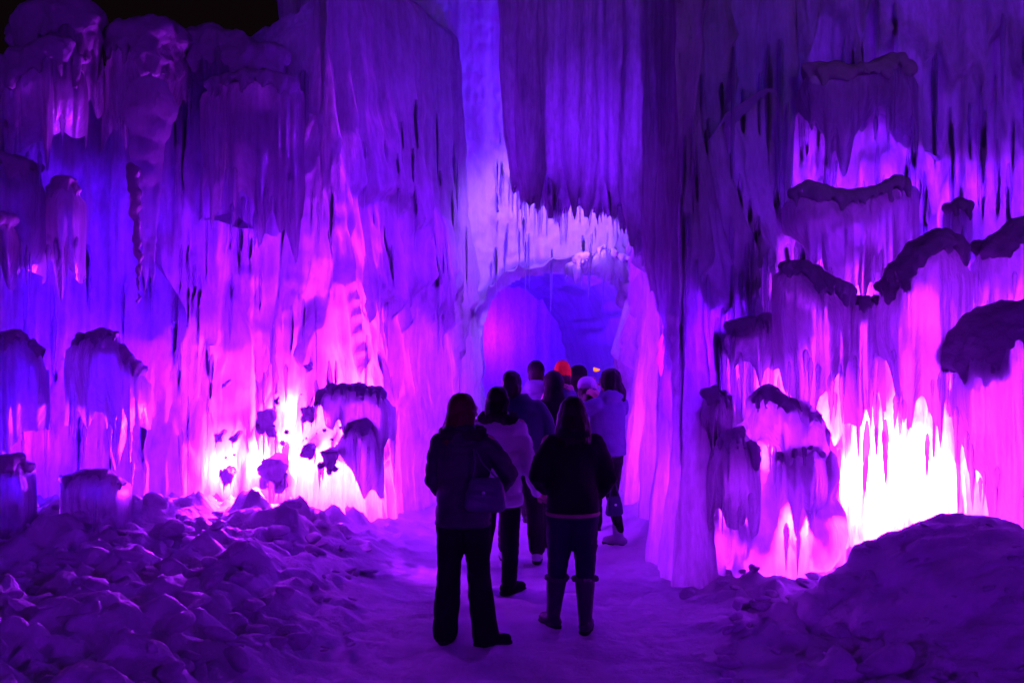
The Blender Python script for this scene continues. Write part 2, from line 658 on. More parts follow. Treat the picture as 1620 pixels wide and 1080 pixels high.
# unseen baffles added inside the walls to limit how far lamp glow spreads
def baffle(parent, x0, x1, yf, yb, z0, seed):
    u_, v_ = np.meshgrid(np.arange(x0, x1, .08), np.linspace(0, 1, 16))
    yy = yf(u_) + (yb - yf(u_)) * v_ - .12 * np.abs(n3(u_ * 3, v_ * 3, 0, seed))
    zz = z0 + .35 * n3(u_ * 1.3, v_ * 2, 0, seed + 1) + .15 * n3(u_ * 5, v_ * 5, 0, seed + 2) + .5 * np.clip(.3 - v_, 0, 1)
    return link('light_baffle', grid_mesh(np.stack([u_, yy, zz], -1)), BAFFLE, parent)


baffle(wl, -5.2, -1.9, lambda x: np.interp(x, [-5.2, -4.6, -3.2, -1.7], [10.25, 10.42, 10.5, 10.42]), 11.2, 2.0, 700)
xw, yw = np.meshgrid(np.linspace(0, 1, 18), np.arange(10.3, 13.9, .08))
for zc_ in (1.9, 3.1):  # baffles added to keep the pink glow from climbing the passage wall
    xe = np.interp(yw, [9.9, 10.7, 12.2, 14.2], [-1.78, -1.62, -1.1, -.75]) - .12 * np.abs(n3(yw * 3, xw * 3, 0, 750))
    link('light_baffle', grid_mesh(np.stack([xe - 1.2 * xw, yw, zc_ + .3 * n3(yw * 1.4, xw * 2, 0, 751) + .1 * n3(yw * 5, xw * 5, 0, 752) + .4 * np.clip(.3 - xw, 0, 1)], -1)), BAFFLE, wl)
baffle(wl, -5.2, -1.9, lambda x: np.interp(x, [-5.2, -4.6, -3.2, -1.7], [10.3, 10.5, 10.6, 10.5]), 11.2, 3.5, 710)
v_, w_ = np.meshgrid(np.linspace(0, 1, 18), np.arange(-.1, 3.0, .08))
link('light_baffle', grid_mesh(np.stack([-3.05 + .2 * n3(v_ * 3, w_ * 1.4, 0, 740) - .12 * w_, 10.36 + .8 * v_ + .06 * n3(v_, w_ * 2, 0, 741), w_], -1)), BAFFLE, wl)  # upright baffle added to stop the pink glow spreading left
v_, w_ = np.meshgrid(np.linspace(0, 1, 18), np.arange(-.1, 2.6, .08))
link('light_baffle', grid_mesh(np.stack([1.92 + .12 * n3(v_ * 3, w_ * 1.4, 0, 744) - .05 * w_, 9.0 + 1.0 * v_ + .06 * n3(v_, w_ * 2, 0, 745), w_], -1)), BAFFLE, wr)  # upright baffle added to keep the hot glow off the passage face
baffle(wr, 1.45, 6.0, lambda x: np.interp(x, [1.4, 1.6, 2.5, 4.4, 6.0], [8.7, 8.75, 9.3, 9.2, 8.2]), 10.3, 2.3, 720)
baffle(wr, 1.45, 6.0, lambda x: np.interp(x, [1.4, 1.6, 2.5, 4.4, 6.0], [8.8, 8.85, 9.4, 9.3, 8.3]), 10.3, 3.6, 730)

# ------------------------------------------------------------------ arch wall and tunnel
AX, AW, AH = .6, 1.04, 2.72                      # opening: centre, half width, height


def arch_r(x, z):
    """<1 inside the opening."""
    zz = np.clip(z - 1.6, 0, 9) / (AH - 1.6)
    return ((np.abs(x - AX) / AW) ** 2.5 + zz ** 2.5)


gx = np.arange(-1.9, 2.6, .022)
gz = np.arange(-.15, 7.4, .03)
GX, GZ = np.meshgrid(gx, gz)
off = .7 * flutes(GX, GZ, 300) + tiers(GX, GZ, 300, [(3.5, .5, .2, .5), (4.3, .5, .15, .6), (3.0, .25, .15, .4)])
ar = arch_r(GX, GZ) + .18 * fbm(GX * 2.5, GZ * 2.5, 0, 310, 3)
off = off - .25 * sst(1.5, .95, ar) + .10 * np.abs(fbm(GX * 5, GZ * 5, 0, 320, 3))
P = np.stack([GX, 13.5 - off + .05 * GZ, GZ], -1)
arc = ar[:-1, :-1]
keep = arc > .93
wa = link('ice_wall', grid_mesh(P, keep=keep), ICE_A)
tag(wa, 'pale lavender ice wall pierced by the round tunnel mouth', 'ice wall')

# tunnel vault: an arch profile swept back, slightly wider than the mouth, with its end wall
ths = np.linspace(-.02, 1.02, 150)
vs = np.linspace(0, 1, 170)
TH, V = np.meshgrid(ths, vs)


def vault(sc, s, y0=13.42, y1=21.5):
    a = math.pi * (1 - TH)
    cxx = AX + .9 * V ** 2 * -1.0
    z_ = np.sign(np.sin(a)) * np.abs(np.sin(a)) ** .62 * (AH + .3) * (1 - .08 * V)
    x_ = np.cos(a)
    x_ = np.sign(x_) * np.abs(x_) ** .8 * (AW + .34)
    yy = y0 + (y1 - y0) * V
    d = .02 * fbm(TH * 7, V * 9, 0, s, 3) + .04 * np.abs(n3(TH * 26, V * 5, 0, s + 3))
    k = sc - d
    flare = 1 - .04 * sst(.08, 0, V)
    return np.stack([cxx + x_ * k * flare, yy, np.where(z_ > 0, z_ * k * flare, z_)], -1)


tun = link('ice_tunnel', grid_mesh(vault(1.0, 400)), ICE_T)
tag(tun, 'deep blue vaulted ice tunnel running back behind the crowd', 'ice tunnel')
ex, ez = np.meshgrid(np.arange(-2.2, 1.8, .05), np.arange(-.1, 3.2, .05))
e_off = .3 * flutes(ex, ez, 450)
link('end_wall', grid_mesh(np.stack([ex, 21.2 - e_off, ez], -1)), ICE_T, tun)
# ------------------------------------------------------------------ icicles
def icicle_mesh(seed, n=8, m=22, flat=1.0):
    """unit icicle: hangs from z=0 to z=-1, radius 1 at the root (scaled on placing)."""
    rnd = random.Random(seed)
    mb = MB()
    rings, wx, wy = [], 0, 0
    ks = []
    for j in range(m + 1):
        t = j / m
        wx += rnd.uniform(-.05, .05)
        wy += rnd.uniform(-.05, .05)
        r = min(1, .25 + t * 5) * (1 - t) ** .75 * (1 + .05 * math.sin(t * 31 + seed) + rnd.uniform(-.09, .09)) + .03
        ks.append(mb._ring(Vector((wx, wy, -t)), Vector((1, 0, 0)), Vector((0, 1, 0)), n, r, r * flat))
    mb._skin(ks, n)
    return mb.raw('icicle')


ICM = [icicle_mesh(i, flat=.8 + .1 * (i % 3)) for i in range(7)]
for m_ in ICM:
    m_.materials.append(ICE_I)
n_ic = {}


def icicle(parent, x, y, z, L_, r, mat=None):
    o = bpy.data.objects.new('icicle', random.choice(ICM))
    o.location = (x, y, z)
    o.scale = (r, r, L_)
    o.rotation_euler = (random.uniform(-.02, .02), random.uniform(-.02, .02), random.uniform(0, 6))
    C.objects.link(o)
    o.parent = parent
    n_ic[parent.name] = n_ic.get(parent.name, 0) + 1
    return o


from mathutils.bvhtree import BVHTree


def bvh(o):
    me = o.data
    return BVHTree.FromPolygons([v.co[:] for v in me.vertices], [p.vertices[:] for p in me.polygons])


BL, BR, BA = bvh(wl), bvh(wr), bvh(wa)


def on_wall(B, px, py, dmax=30):
    """The point of a wall seen at (px, py) of the photograph."""
    d = (W(px, py, 1.0) - Vector((0, 0, CH))).normalized()
    h = B.ray_cast(Vector((0, 0, CH)), d)
    return h[0]


def hang(parent, B, x0, x1, y0, y1, n, Ls, rs, fwd=(.02, .06)):
    for _ in range(n):
        px, py = random.uniform(x0, x1), random.uniform(y0, y1)
        p = on_wall(B, px, py)
        if p is None:
            continue
        L_ = random.uniform(*Ls)
        icicle(parent, p.x, p.y - random.uniform(*fwd), p.z + .05, L_, random.uniform(*rs) * (.6 + .4 * L_ / Ls[1]))


hang(wl, BL, 280, 600, 300, 640, 46, (.35, 1.1), (.014, .035))
hang(wl, BL, 600, 740, 150, 700, 26, (.4, 1.4), (.02, .045))
hang(wl, BL, 20, 300, 380, 700, 22, (.3, 1.0), (.02, .05))
hang(wl, BL, 250, 620, 100, 330, 14, (.4, 1.3), (.02, .04))
hang(wr, BR, 1070, 1230, 60, 520, 36, (.5, 1.7), (.02, .045))
hang(wr, BR, 1230, 1620, 0, 300, 44, (.5, 1.6), (.02, .042))
hang(wr, BR, 1130, 1620, 420, 720, 80, (.3, 1.1), (.02, .05))
hang(wr, BR, 1240, 1460, 280, 440, 30, (.3, .9), (.02, .05))
hang(wa, BA, 700, 1045, 200, 425, 70, (.2, .8), (.015, .035), (.0, .05))


# hanging curtain that closes the passage overhead
def low_edge(px):
    return np.interp(px, [795, 806, 812, 822, 845, 862, 890, 912, 935, 960, 985, 1005, 1020, 1040, 1062, 1090],
                     [150, 215, 300, 318, 322, 330, 345, 330, 335, 350, 352, 395, 410, 490, 560, 620])


cur = empty('ice_curtain', (.8, 9.7, 3.2), 'jagged purple icicle curtain hanging over the passage above the arch', 'ice curtain')
mb = MB()
for i in range(150):
    px = 800 + (1085 - 800) * (i + random.random()) / 150
    d = 9.75 + random.uniform(-.14, .12) - .10 * math.sin(px / 13) - .07 * math.sin(px / 5.3)
    if px > 1030:
        d = 9.5 - (px - 1030) * .012
    zb = W(px, float(low_edge(px)) + (random.uniform(-14, 16) if random.random() < .7 else random.uniform(-45, 5)), d).z
    x = W(px, 0, d).x
    r0 = random.uniform(.05, .11)
    zt = 6.1
    pts, rad = [], []
    for t in np.linspace(0, 1, 9):
        zz = zt + (zb - zt) * t
        pts.append((x + .02 * math.sin(t * 9 + i), d + .25 * (1 - t) ** 2 * -0.4, zz))
        left = (zz - zb)
        rad.append(min(r0, .012 + left * .16) * (1 + .15 * random.uniform(-1, 1)))
    mb.tube(pts, rad, 8)
mb.loft([(Vector((.85, 9.85, z)), rx, .09) for z, rx in ((3.55, .55), (3.8, .72), (4.4, .82), (5.2, .84), (6.1, .86))], 24)
sh = link('sheet', mb.skin(.019, 1, lambda x, y, z: .012 * fbm(x * 14, y * 14, z * 5, 7, 3)), ICE_C, cur)
sh.location = -cur.location
for i in range(34):
    px = random.uniform(812, 1025)
    d = 9.6
    zt = W(px, float(low_edge(px)) - random.uniform(5, 60), d).z
    o = icicle(cur, 0, 0, 0, random.uniform(.12, .42), random.uniform(.012, .028))
    o.location = Vector((W(px, 0, d).x, d + random.uniform(-.05, .12), zt)) - cur.location


# ------------------------------------------------------------------ formations: capped ledges with dripping skirts
def formation(label, ridge, d, bottom, jag=40, cap_r=.09, r0=.05, back=.5, dens=26, group=None, lean=.1, mat=None, vox=.019, name='ice_formation', capmat=None, cat='ice formation', cap_len=.10, nic=6, flare=0.0, bf=None):
    """ridge: [(px, py)...] crest seen in the photograph at depth d; bottom: lower edge row (number or list of pairs)."""
    rp = np.array(ridge, float)
    if np.isscalar(bottom):
        bp = np.array([[rp[0, 0], bottom], [rp[-1, 0], bottom]])
    else:
        bp = np.array(bottom, float)
    xm = rp[:, 0].mean()
    base = W(xm, float(np.interp(xm, bp[:, 0], bp[:, 1])), d)
    root = empty(name, base, label, cat, group)
    seed = int(abs(rp.sum()))
    rnd = random.Random(seed)
    wid = (rp[-1, 0] - rp[0, 0]) / F * d
    n = max(8, int(wid * dens))
    cp = MB()
    # the curtain: a draped fluted skin of ice from crest to jagged hem, curling back into the wall at its sides
    nu = max(16, int(wid / .011))
    e = np.linspace(0, 1, nu)[None, :]
    pxs = rp[0, 0] + (rp[-1, 0] - rp[0, 0]) * e
    bow = (4 * e * (1 - e)) ** .6
    dd = d + .3 * (1 - bow)
    ztop = CH - (np.interp(pxs, rp[:, 0], rp[:, 1]) - HY) / F * dd - cap_r * .6
    xx = (pxs - CX) / F * dd
    sp = np.clip(n3(xx * 7, 0, 0, seed + 1), 0, 1) ** 1.2 + .8 * np.clip(n3(xx * 17, 0, 0, seed + 2), 0, 1) ** 1.2
    row = np.interp(pxs, bp[:, 0], bp[:, 1]) + jag * (1.5 * sp - .9) + .5 * jag * n3(xx * 3, 0, 0, seed + 3)
    zbot = np.minimum(CH - (row - HY) / F * dd, ztop - .08)
    t = np.linspace(0, 1, max(14, int(float((ztop - zbot).max()) / .03)))[:, None]
    zz = ztop + (zbot - ztop) * t
    hang_ = ztop - zz
    fl = .05 * np.abs(n3(xx * 6 + .3 * n3(xx, zz, 0, seed), zz * .35, 0, seed + 4)) + .03 * np.abs(n3(xx * 15, zz * .5, 0, seed + 5)) + .012 * np.abs(n3(xx * 32, zz * .8, 0, seed + 6)) + .02 * fbm(xx * 4, zz * 6, 0, seed + 7, 3)
    yy = dd - lean * np.sin(np.clip(hang_ * 2.2, 0, 1) * math.pi / 2) * bow - fl * (.4 + r0 / .05) * np.clip(hang_ * 6, 0, 1)
    yy = yy + (back * .55) * t ** 3 + .1 * np.clip(1 - hang_ / .05, 0, 1)
    xx2 = xx * yy / dd + .012 * n3(xx * 9, zz * 3, 0, seed + 8) + flare * (e - .5) * t
    Pm = np.stack([xx2, yy, zz], -1)
    ends = []
    for col, nxt in ((Pm[:, :1], -1), (Pm[:, -1:], 1)):
        pts = [col + np.array([[[col[0, 0, 0] * 0 + nxt * .03 * math.sin(q * 3), back * q, 0]]]) + np.stack([col[..., 0] * back * q / d, 0 * col[..., 0], -.05 * q + 0 * col[..., 0]], -1) for q in (.2, .45, .7, 1.0)]
        ends.append(pts)
    Pm = np.concatenate(ends[0][::-1] + [Pm] + ends[1], 1)
    if back > 0:
        lid = [np.concatenate([Pm[:1, :, :1] * (1 + back * q / d), Pm[:1, :, 1:2] + back * q, Pm[:1, :, 2:] - .12 * q * q + .03 * n3(Pm[:1, :, :1] * 6, q * 3, 0, seed + 9)], -1) for q in (1.0, .75, .5, .25, .1)]
        Pm = np.concatenate(lid + [Pm], 0)
    a = link('skirt', grid_mesh(Pm), mat or ICE_S, root)
    a.location = -base
    m = max(6, int(wid * 17))
    for i in range(m):
        px = rp[0, 0] + (rp[-1, 0] - rp[0, 0]) * (.05 + .9 * (i + .5 + rnd.uniform(-.3, .3)) / m)
        py = float(np.interp(px, rp[:, 0], rp[:, 1]))
        e = (px - rp[0, 0]) / (rp[-1, 0] - rp[0, 0])
        bow = (4 * e * (1 - e)) ** .6
        c = W(px, py, d + .3 * (1 - bow))
        r = cap_r * rnd.choice((.45, .5, .6, .7, .9))
        cp.ball((c.x, c.y + rnd.uniform(-.05, .05), c.z - r * .8), (r * 1.2, r * 1.2, r), 10, 7)
        cp.tube([(c.x, c.y - lean * bow * .5 - .01, c.z - r), (c.x, c.y - lean * bow - .02, c.z - r - cap_len * rnd.uniform(.4, 1.3))], [r * .8, r * .35], 8)
        if back > 0:
            cp.tube([(c.x, c.y, c.z - r * .7), (c.x * (1 + back / d), c.y + back, c.z - r * .9 - .16)], [r * .9, r * .5], 8)
    b = link('snow_cap', cp.skin(vox * 1.05, 2, lambda x, y, z: (.02 + .25 * cap_r) * fbm(x * 8, y * 8, z * 8, seed + 2, 5)), capmat or RIME, root)
    b.location = -base
    for i in range(nic):
        px = rnd.uniform(rp[0, 0] + 3, rp[-1, 0] - 3)
        e = (px - rp[0, 0]) / (rp[-1, 0] - rp[0, 0])
        bow = (4 * e * (1 - e)) ** .6
        dd = d + .3 * (1 - bow) - lean * bow - .03
        b_ = float(np.interp(px, bp[:, 0], bp[:, 1]))
        p = W(px, b_ - rnd.uniform(20, 90), dd)
        o = icicle(root, 0, 0, 0, rnd.uniform(.15, .45), rnd.uniform(.014, .03))
        o.location = p - base
    return root


# right wall, from the top down
formation('faint grey-violet ledge high on the wall, uppermost of the capped ledges', [(1262, 128), (1280, 95), (1330, 104), (1375, 100), (1420, 82), (1448, 108)], 8.75, [(1262, 220), (1330, 300), (1380, 240), (1448, 250)], jag=50)
formation('saddle-backed violet ledge with raised end just under the uppermost ledge', [(1240, 310), (1272, 288), (1300, 292), (1340, 304), (1385, 292), (1425, 276), (1450, 284)], 8.6, [(1240, 420), (1300, 440), (1370, 455), (1450, 440)], jag=45, cap_r=.08, capmat=KNOB)
formation('tiny dark-capped ice knob right of the saddle-backed ledge', [(1497, 326), (1515, 314), (1533, 318)], 8.6, 400, jag=20, cap_r=.06, nic=2, dens=40)
formation('low dark-topped ice shoulder with pointed left end, left of the tall dark peak', [(1228, 425), (1240, 412), (1268, 410), (1300, 430), (1330, 446), (1352, 454)], 8.3, [(1228, 560), (1290, 660), (1352, 650)], jag=60, cap_r=.09, nic=10, lean=.16, capmat=KNOB)
formation('tall dark-capped ice peak with long pink dripping skirt', [(1385, 462), (1410, 430), (1440, 392), (1470, 368), (1495, 360), (1518, 378), (1532, 412)], 8.2, [(1385, 620), (1420, 650), (1470, 690), (1532, 600)], jag=70, cap_r=.12, nic=12, lean=.18, dens=32)
formation('thin sagging ice sheet joining the dark shoulder and the tall dark peak', [(1340, 462), (1362, 468), (1395, 464)], 8.45, [(1340, 640), (1395, 650)], jag=50, cap_r=.05, nic=4, dens=36)
formation('dark lumpy ice crest against the picture edge behind the tall peak', [(1540, 402), (1556, 372), (1580, 376), (1600, 350), (1625, 340), (1660, 350)], 8.5, [(1540, 500), (1660, 520)], jag=40, cap_r=.1)
formation('large near dome of ice with dark crown and long streaming icicles beside the snow bank', [(1503, 600), (1512, 560), (1535, 510), (1562, 488), (1600, 478), (1650, 474), (1710, 490)], 7.9, [(1503, 660), (1530, 760), (1580, 830), (1640, 840), (1710, 840)], jag=60, cap_r=.15, nic=12, lean=.22, cap_len=.3, dens=30)
mound = formation('ice mound with pointed dark top like a hooded head, left of the white glow', [(1180, 650), (1196, 624), (1214, 607), (1236, 622), (1268, 634), (1300, 660), (1318, 700)], 8.35, [(1180, 740), (1230, 760), (1318, 790)], jag=60, cap_r=.07, nic=6, lean=.14, dens=34, capmat=KNOB)
mb = MB()
for (px, py, r) in [(1216, 655, .15), (1190, 715, .17), (1245, 715, .22), (1165, 775, .17), (1225, 790, .30), (1285, 750, .2), (1158, 850, .17), (1295, 840, .22), (1220, 880, .30), (1265, 690, .17)]:
    p = W(px, py, 8.62)
    mb.ball(p - mound.location, (r, r, r * 1.5))
    for k in range(5):
        a = random.uniform(math.pi, 2 * math.pi)
        q = p - mound.location + Vector((math.cos(a) * r * .8, math.sin(a) * r * .8, 0))
        mb.tube([q + Vector((0, .03, r * .6)), q, q + Vector((0, 0, -random.uniform(.1, .5)))], [.05, .045, .015], 8)
link('body', mb.skin(.02, 2, lambda x, y, z: .05 * np.abs(n3(x * 9, y * 9, z * 1.5, 77)) + .025 * fbm(x * 11, y * 11, z * 7, 78, 4)), ICE, mound)
formation('knobbly stack of small dark-capped drips on the side of the hooded mound', [(1118, 740), (1132, 700), (1150, 680), (1172, 672), (1190, 700), (1206, 722)], 8.2, [(1118, 830), (1150, 850), (1206, 860)], jag=60, cap_r=.055, nic=4, lean=.1, dens=36, capmat=KNOB)
formation('pale melting ice brow low in the white glow, under the hooded mound', [(1215, 722), (1250, 706), (1290, 704), (1312, 722)], 8.25, [(1215, 840), (1312, 880)], jag=40, cap_r=.035, nic=3, lean=.08, dens=36, cap_len=.05, capmat=KNOB)
formation('narrow pink ice ledge at the corner of the passage, above the snow', [(1098, 640), (1112, 615), (1135, 608), (1160, 628)], 8.5, [(1098, 760), (1160, 780)], jag=50, cap_r=.045, nic=3, mat=ICE_F, dens=34, capmat=KNOB)
formation('short frosted ledge where the passage corner meets the pink curtains', [(1128, 532), (1150, 510), (1185, 500), (1222, 492)], 8.6, [(1128, 600), (1222, 620)], jag=40, cap_r=.05, nic=4, dens=34, capmat=KNOB)

formation('pale lavender clump of frosted icicles on the arch wall, right above the tunnel mouth', [(898, 412), (915, 402), (940, 396), (958, 384), (975, 398), (1000, 410), (1018, 420)], 12.9, [(898, 440), (960, 446), (1018, 470)], jag=14, cap_r=.06, nic=5, back=.3, capmat=SNOWC, lean=.08)

# left wall
formation('frosty boulder-shaped ice top against the black sky, upper corner', [(18, 78), (30, 40), (55, 10), (90, -6), (130, -2), (158, 30), (166, 90)], 9.6, [(18, 160), (100, 210), (166, 170)], jag=40, cap_r=.16, back=.6, cap_len=.3)
formation('broad dim ice shoulder below the frosty boulder-shaped top', [(-40, 90), (10, 92), (50, 70), (80, 56), (112, 62), (135, 105)], 9.1, [(-40, 270), (60, 280), (135, 230)], jag=50, cap_r=.13, back=.8, cap_len=.25)
formation('rounded dim ice hump against the black sky, middle of the left wall top', [(166, 90), (176, 48), (200, 32), (240, 30), (280, 42), (300, 75)], 9.75, [(166, 280), (230, 210), (300, 200)], jag=50, cap_r=.15, back=.5, cap_len=.35)
formation('long low frosty ice hump along the left wall top beside the rounded hump', [(290, 60), (330, 40), (375, 52), (410, 72), (450, 70)], 9.9, [(290, 160), (450, 170)], jag=40, cap_r=.13, back=.5, cap_len=.25)
formation('flat-topped violet ice shelf above the tall violet flutes of the left wall', [(322, 135), (350, 118), (400, 112), (450, 118), (478, 132)], 9.75, [(322, 330), (400, 360), (478, 340)], jag=70, cap_r=.08, nic=10, capmat=KNOB)
formation('violet ice shoulder cut by the left picture edge', [(-60, 250), (-10, 238), (30, 244), (62, 258), (68, 285)], 8.9, [(-60, 420), (68, 470)], jag=60, cap_r=.09)
formation('small mauve ice knob between the ice finger and the edge shoulder', [(72, 300), (90, 280), (112, 280), (132, 308)], 9.1, [(72, 440), (132, 460)], jag=50, cap_r=.07, dens=34, capmat=KNOB)
formation('lowest mauve bulb of ice at the left picture edge', [(-50, 350), (-15, 336), (15, 334), (28, 352)], 8.6, [(-50, 430), (28, 420)], jag=30, cap_r=.1, capmat=KNOB)
formation('blue ice curtain with frosted brow low on the left wall', [(108, 545), (130, 526), (160, 518), (188, 524), (196, 548), (222, 575), (236, 600)], 8.9, [(108, 700), (180, 740), (236, 760)], jag=60, cap_r=.05, nic=8, dens=34, capmat=KNOB)
formation('blue ice shelf hugging the picture edge beside the frosted brow', [(-60, 540), (-10, 524), (30, 520), (62, 545), (75, 580)], 8.8, [(-60, 720), (75, 720)], jag=50, cap_r=.05, nic=4, capmat=KNOB)
formation('dark blue ice bump at the foot of the wall by the left edge', [(-50, 740), (-10, 722), (30, 718), (52, 735)], 8.3, [(-50, 860), (52, 860)], jag=20, cap_r=.09, nic=0, capmat=KNOB)
formation('wide blue ice brow close above the lumpy snow bank', [(100, 752), (140, 742), (175, 742), (205, 768)], 8.6, [(100, 860), (205, 860)], jag=25, cap_r=.04, nic=3, capmat=KNOB)
formation('mushroom-like magenta ice lump at the wall corner before the pink glow', [(488, 640), (500, 618), (530, 606), (570, 604), (604, 612), (622, 640)], 9.45, [(488, 640), (545, 690), (600, 760), (622, 700)], jag=30, cap_r=.045, nic=3, back=.35, cap_len=.12, capmat=KNOB)
formation('dark magenta stump of ice at the corner under the mushroom-like lump', [(535, 700), (550, 668), (580, 660), (602, 680)], 9.4, [(535, 730), (575, 790), (602, 800)], jag=20, cap_r=.05, nic=2, back=.35, dens=34, cap_len=.14, capmat=KNOB)

# the capped ice finger
fin = empty('ice_formation', W(236, 480, 9.3), 'slender ice finger with round frosted head and knotted dark tail', 'ice formation')
mb = MB()
B0 = W(236, 480, 9.3)
for (px, py, r) in [(236, 160, .19), (222, 178, .16), (252, 172, .15), (240, 200, .17), (232, 235, .15), (228, 270, .12)]:
    p = W(px, py, 9.3)
    mb.ball(p - B0, (r, r, r * 1.15))
for k in range(9):
    px = 212 + k * 5.5
    p, q = W(px, 200, 9.25 + random.uniform(0, .1)), W(px * .7 + 66, random.uniform(300, 470), 9.4)
    mb.tube([p - B0, (p + q) / 2 - B0, q - B0], [.05, .035, .012], 8)
link('head', mb.skin(.018, 2, lambda x, y, z: .03 * fbm(x * 7, y * 7, z * 7, 55, 4)), ICE_F, fin)
mb = MB()
y = 265
px = 210.0
while y < 478:
    r = .055 * (1 - (y - 265) / 300) * random.uniform(.7, 1.3)
    p = W(px + random.uniform(-4, 4), y, 9.18)
    mb.ball(p - B0, (r, r, r * random.uniform(.8, 1.6)), 8, 6)
    px += .35
    y += random.uniform(5, 9)
link('knotted_tail', mb.skin(.014, 1, lambda x, y, z: .01 * fbm(x * 20, y * 20, z * 20, 56, 3)), RIME, fin)

# knobs that stand out dark on the hot part of the left wall
knobs = [(420, 665, 26, 9.75, 'forked magenta knob hanging in the middle of the white glow'),
         (432, 745, 34, 9.7, 'largest magenta knob low in the white glow with short drips'),
         (358, 752, 17, 9.75, 'small magenta knob near the snow on the dim side of the glow'),
         (346, 692, 10, 9.75, 'tiny brown-pink knob at the dim side of the glow, first of a pair'),
         (370, 694, 10, 9.75, 'tiny brown-pink knob at the dim side of the glow, second of a pair'),
         (488, 655, 17, 9.7, 'magenta knob close under the mushroom-like corner lump'),
         (488, 712, 15, 9.7, 'round magenta knob beside the forked hanging one at the corner'),
         (522, 728, 24, 9.6, 'forked dripping magenta knob next to the corner stump'),
         (487, 582, 9, 9.75, 'smallest magenta bead high in the white streaks'),
         (355, 610, 7, 9.8, 'faint magenta bead high on the pink icicles')]
for (px, py, rp_, d, lab) in knobs:
    c = W(px, py, d)
    r = rp_ / F * d
    root = empty('ice_lump', c, lab, 'ice lump', 'knobs of ice on the pink glowing wall')
    mb = MB()
    mb.ball((0, 0, 0), (r * .55, r * .5, r * .6))
    for k in range(14):
        mb.ball((random.uniform(-.6, .6) * r, random.uniform(-.3, .2) * r, random.uniform(-.75, .5) * r), r * random.uniform(.12, .32), 10, 7)
    mb.tube([(0, 0, 0), (0, .2, .03)], [r * .4, r * .5], 8)
    vx = max(.008, r * .09)
    link('snow_cap', mb.skin(vx, 1, lambda x, y, z: r * .3 * fbm(x / r * 1.7, y / r * 1.7, z / r * 1.7, int(px), 3)), KNOB, root)
    for k in range(max(1, int(rp_ / 8))):
        xx = random.uniform(-.7, .7) * r
        icicle(root, xx, random.uniform(-.2, .1) * r, -r * .1, r * random.uniform(.8, 2.0), r * random.uniform(.10, .2))
    # beads above
    for k in range(3 if rp_ > 12 else 0):
        b = MB()
        rr = r * random.uniform(.08, .16)
        b.ball((0, 0, 0), rr, 8, 6)
        bo = link('bead', b.raw(), RIME, root)
        bo.location = (random.uniform(-.8, .8) * r, .02, r * random.uniform(.9, 2.2))

# ------------------------------------------------------------------ snow bank and chunks
def snow_chunk_mesh(seed):
    rnd = random.Random(seed)
    bm = bmesh.new()
    for i in range(16):
        v = Vector((rnd.gauss(0, 1), rnd.gauss(0, 1), rnd.gauss(0, 1))).normalized()
        bm.verts.new((v.x * rnd.uniform(.8, 1.15), v.y * rnd.uniform(.7, 1.05), v.z * rnd.uniform(.55, .85)))
    r = bmesh.ops.convex_hull(bm, input=bm.verts)
    bmesh.ops.delete(bm, geom=[v for v in bm.verts if not v.link_faces], context='VERTS')
    bmesh.ops.triangulate(bm, faces=bm.faces)
    bmesh.ops.subdivide_edges(bm, edges=bm.edges, cuts=3, use_grid_fill=True, smooth=.0)
    for _ in range(5):
        bmesh.ops.smooth_vert(bm, verts=bm.verts, factor=.5, use_axis_x=True, use_axis_y=True, use_axis_z=True)
    me = bpy.data.meshes.new('snow_chunk')
    bm.to_mesh(me)
    bm.free()
    nv = len(me.vertices)
    a = np.empty(nv * 3)
    me.vertices.foreach_get('co', a)
    a = a.reshape(-1, 3)
    k = 1.10 + .24 * fbm(a[:, 0] * 1.8, a[:, 1] * 1.8, a[:, 2] * 1.8, seed, 4)
    a = a * k[:, None]
    me.vertices.foreach_set('co', a.reshape(-1))
    me.update()
    me.shade_smooth()
    me.materials.append(SNOWC)
    return me


CH_M = [snow_chunk_mesh(900 + i) for i in range(9)]


def chunk(x, y, r, label, group=None, sink=.35, sc=(1, 1, 1), m=None):
    o = bpy.data.objects.new('snow_chunk', m or random.choice(CH_M))
    o.location = (x, y, float(ground_h(x, y)) + r * .55 * (1 - sink * 2) + .02)
    o.scale = (r * sc[0], r * sc[1], r * sc[2])
    o.rotation_euler = (random.uniform(-.4, .4), random.uniform(-.4, .4), random.uniform(0, 6.28))
    C.objects.link(o)
    if group:
        vx, vy = CX + x / y * F, HY + (CH - o.location.z) / y * F
        size = 'tiny' if r < .045 else 'small' if r < .065 else 'medium' if r < .09 else 'large'
        form = 'flat' if sc[2] < .72 else 'steep' if sc[2] > .9 else 'rounded'
        wide = 'elongated ' if sc[0] > 1.2 else 'stubby ' if sc[0] < .95 else ''
        if 'left' in group:
            far_ = 'below the pink glow' if vx > 300 and y > 7.8 else 'at the foot of the blue wall' if y > 7.8 else 'where the bank meets the path' if vx > 480 else 'in the bottom corner of the bank' if vx < 190 and y < 6.6 else 'low in the bank near the bottom edge' if y < 6.4 else 'in the middle of the lumpy bank'
        else:
            far_ = 'right before the glowing mound' if y > 7.5 else 'against the foot of the dark bank' if vx > 1300 else 'on the path side of the dark bank' if y > 6.4 else 'near the bottom edge beside the path'
        label = f'{size} {wide}{form} snow lump {far_}'
    tag(o, label, 'snow chunk', group)
    return o


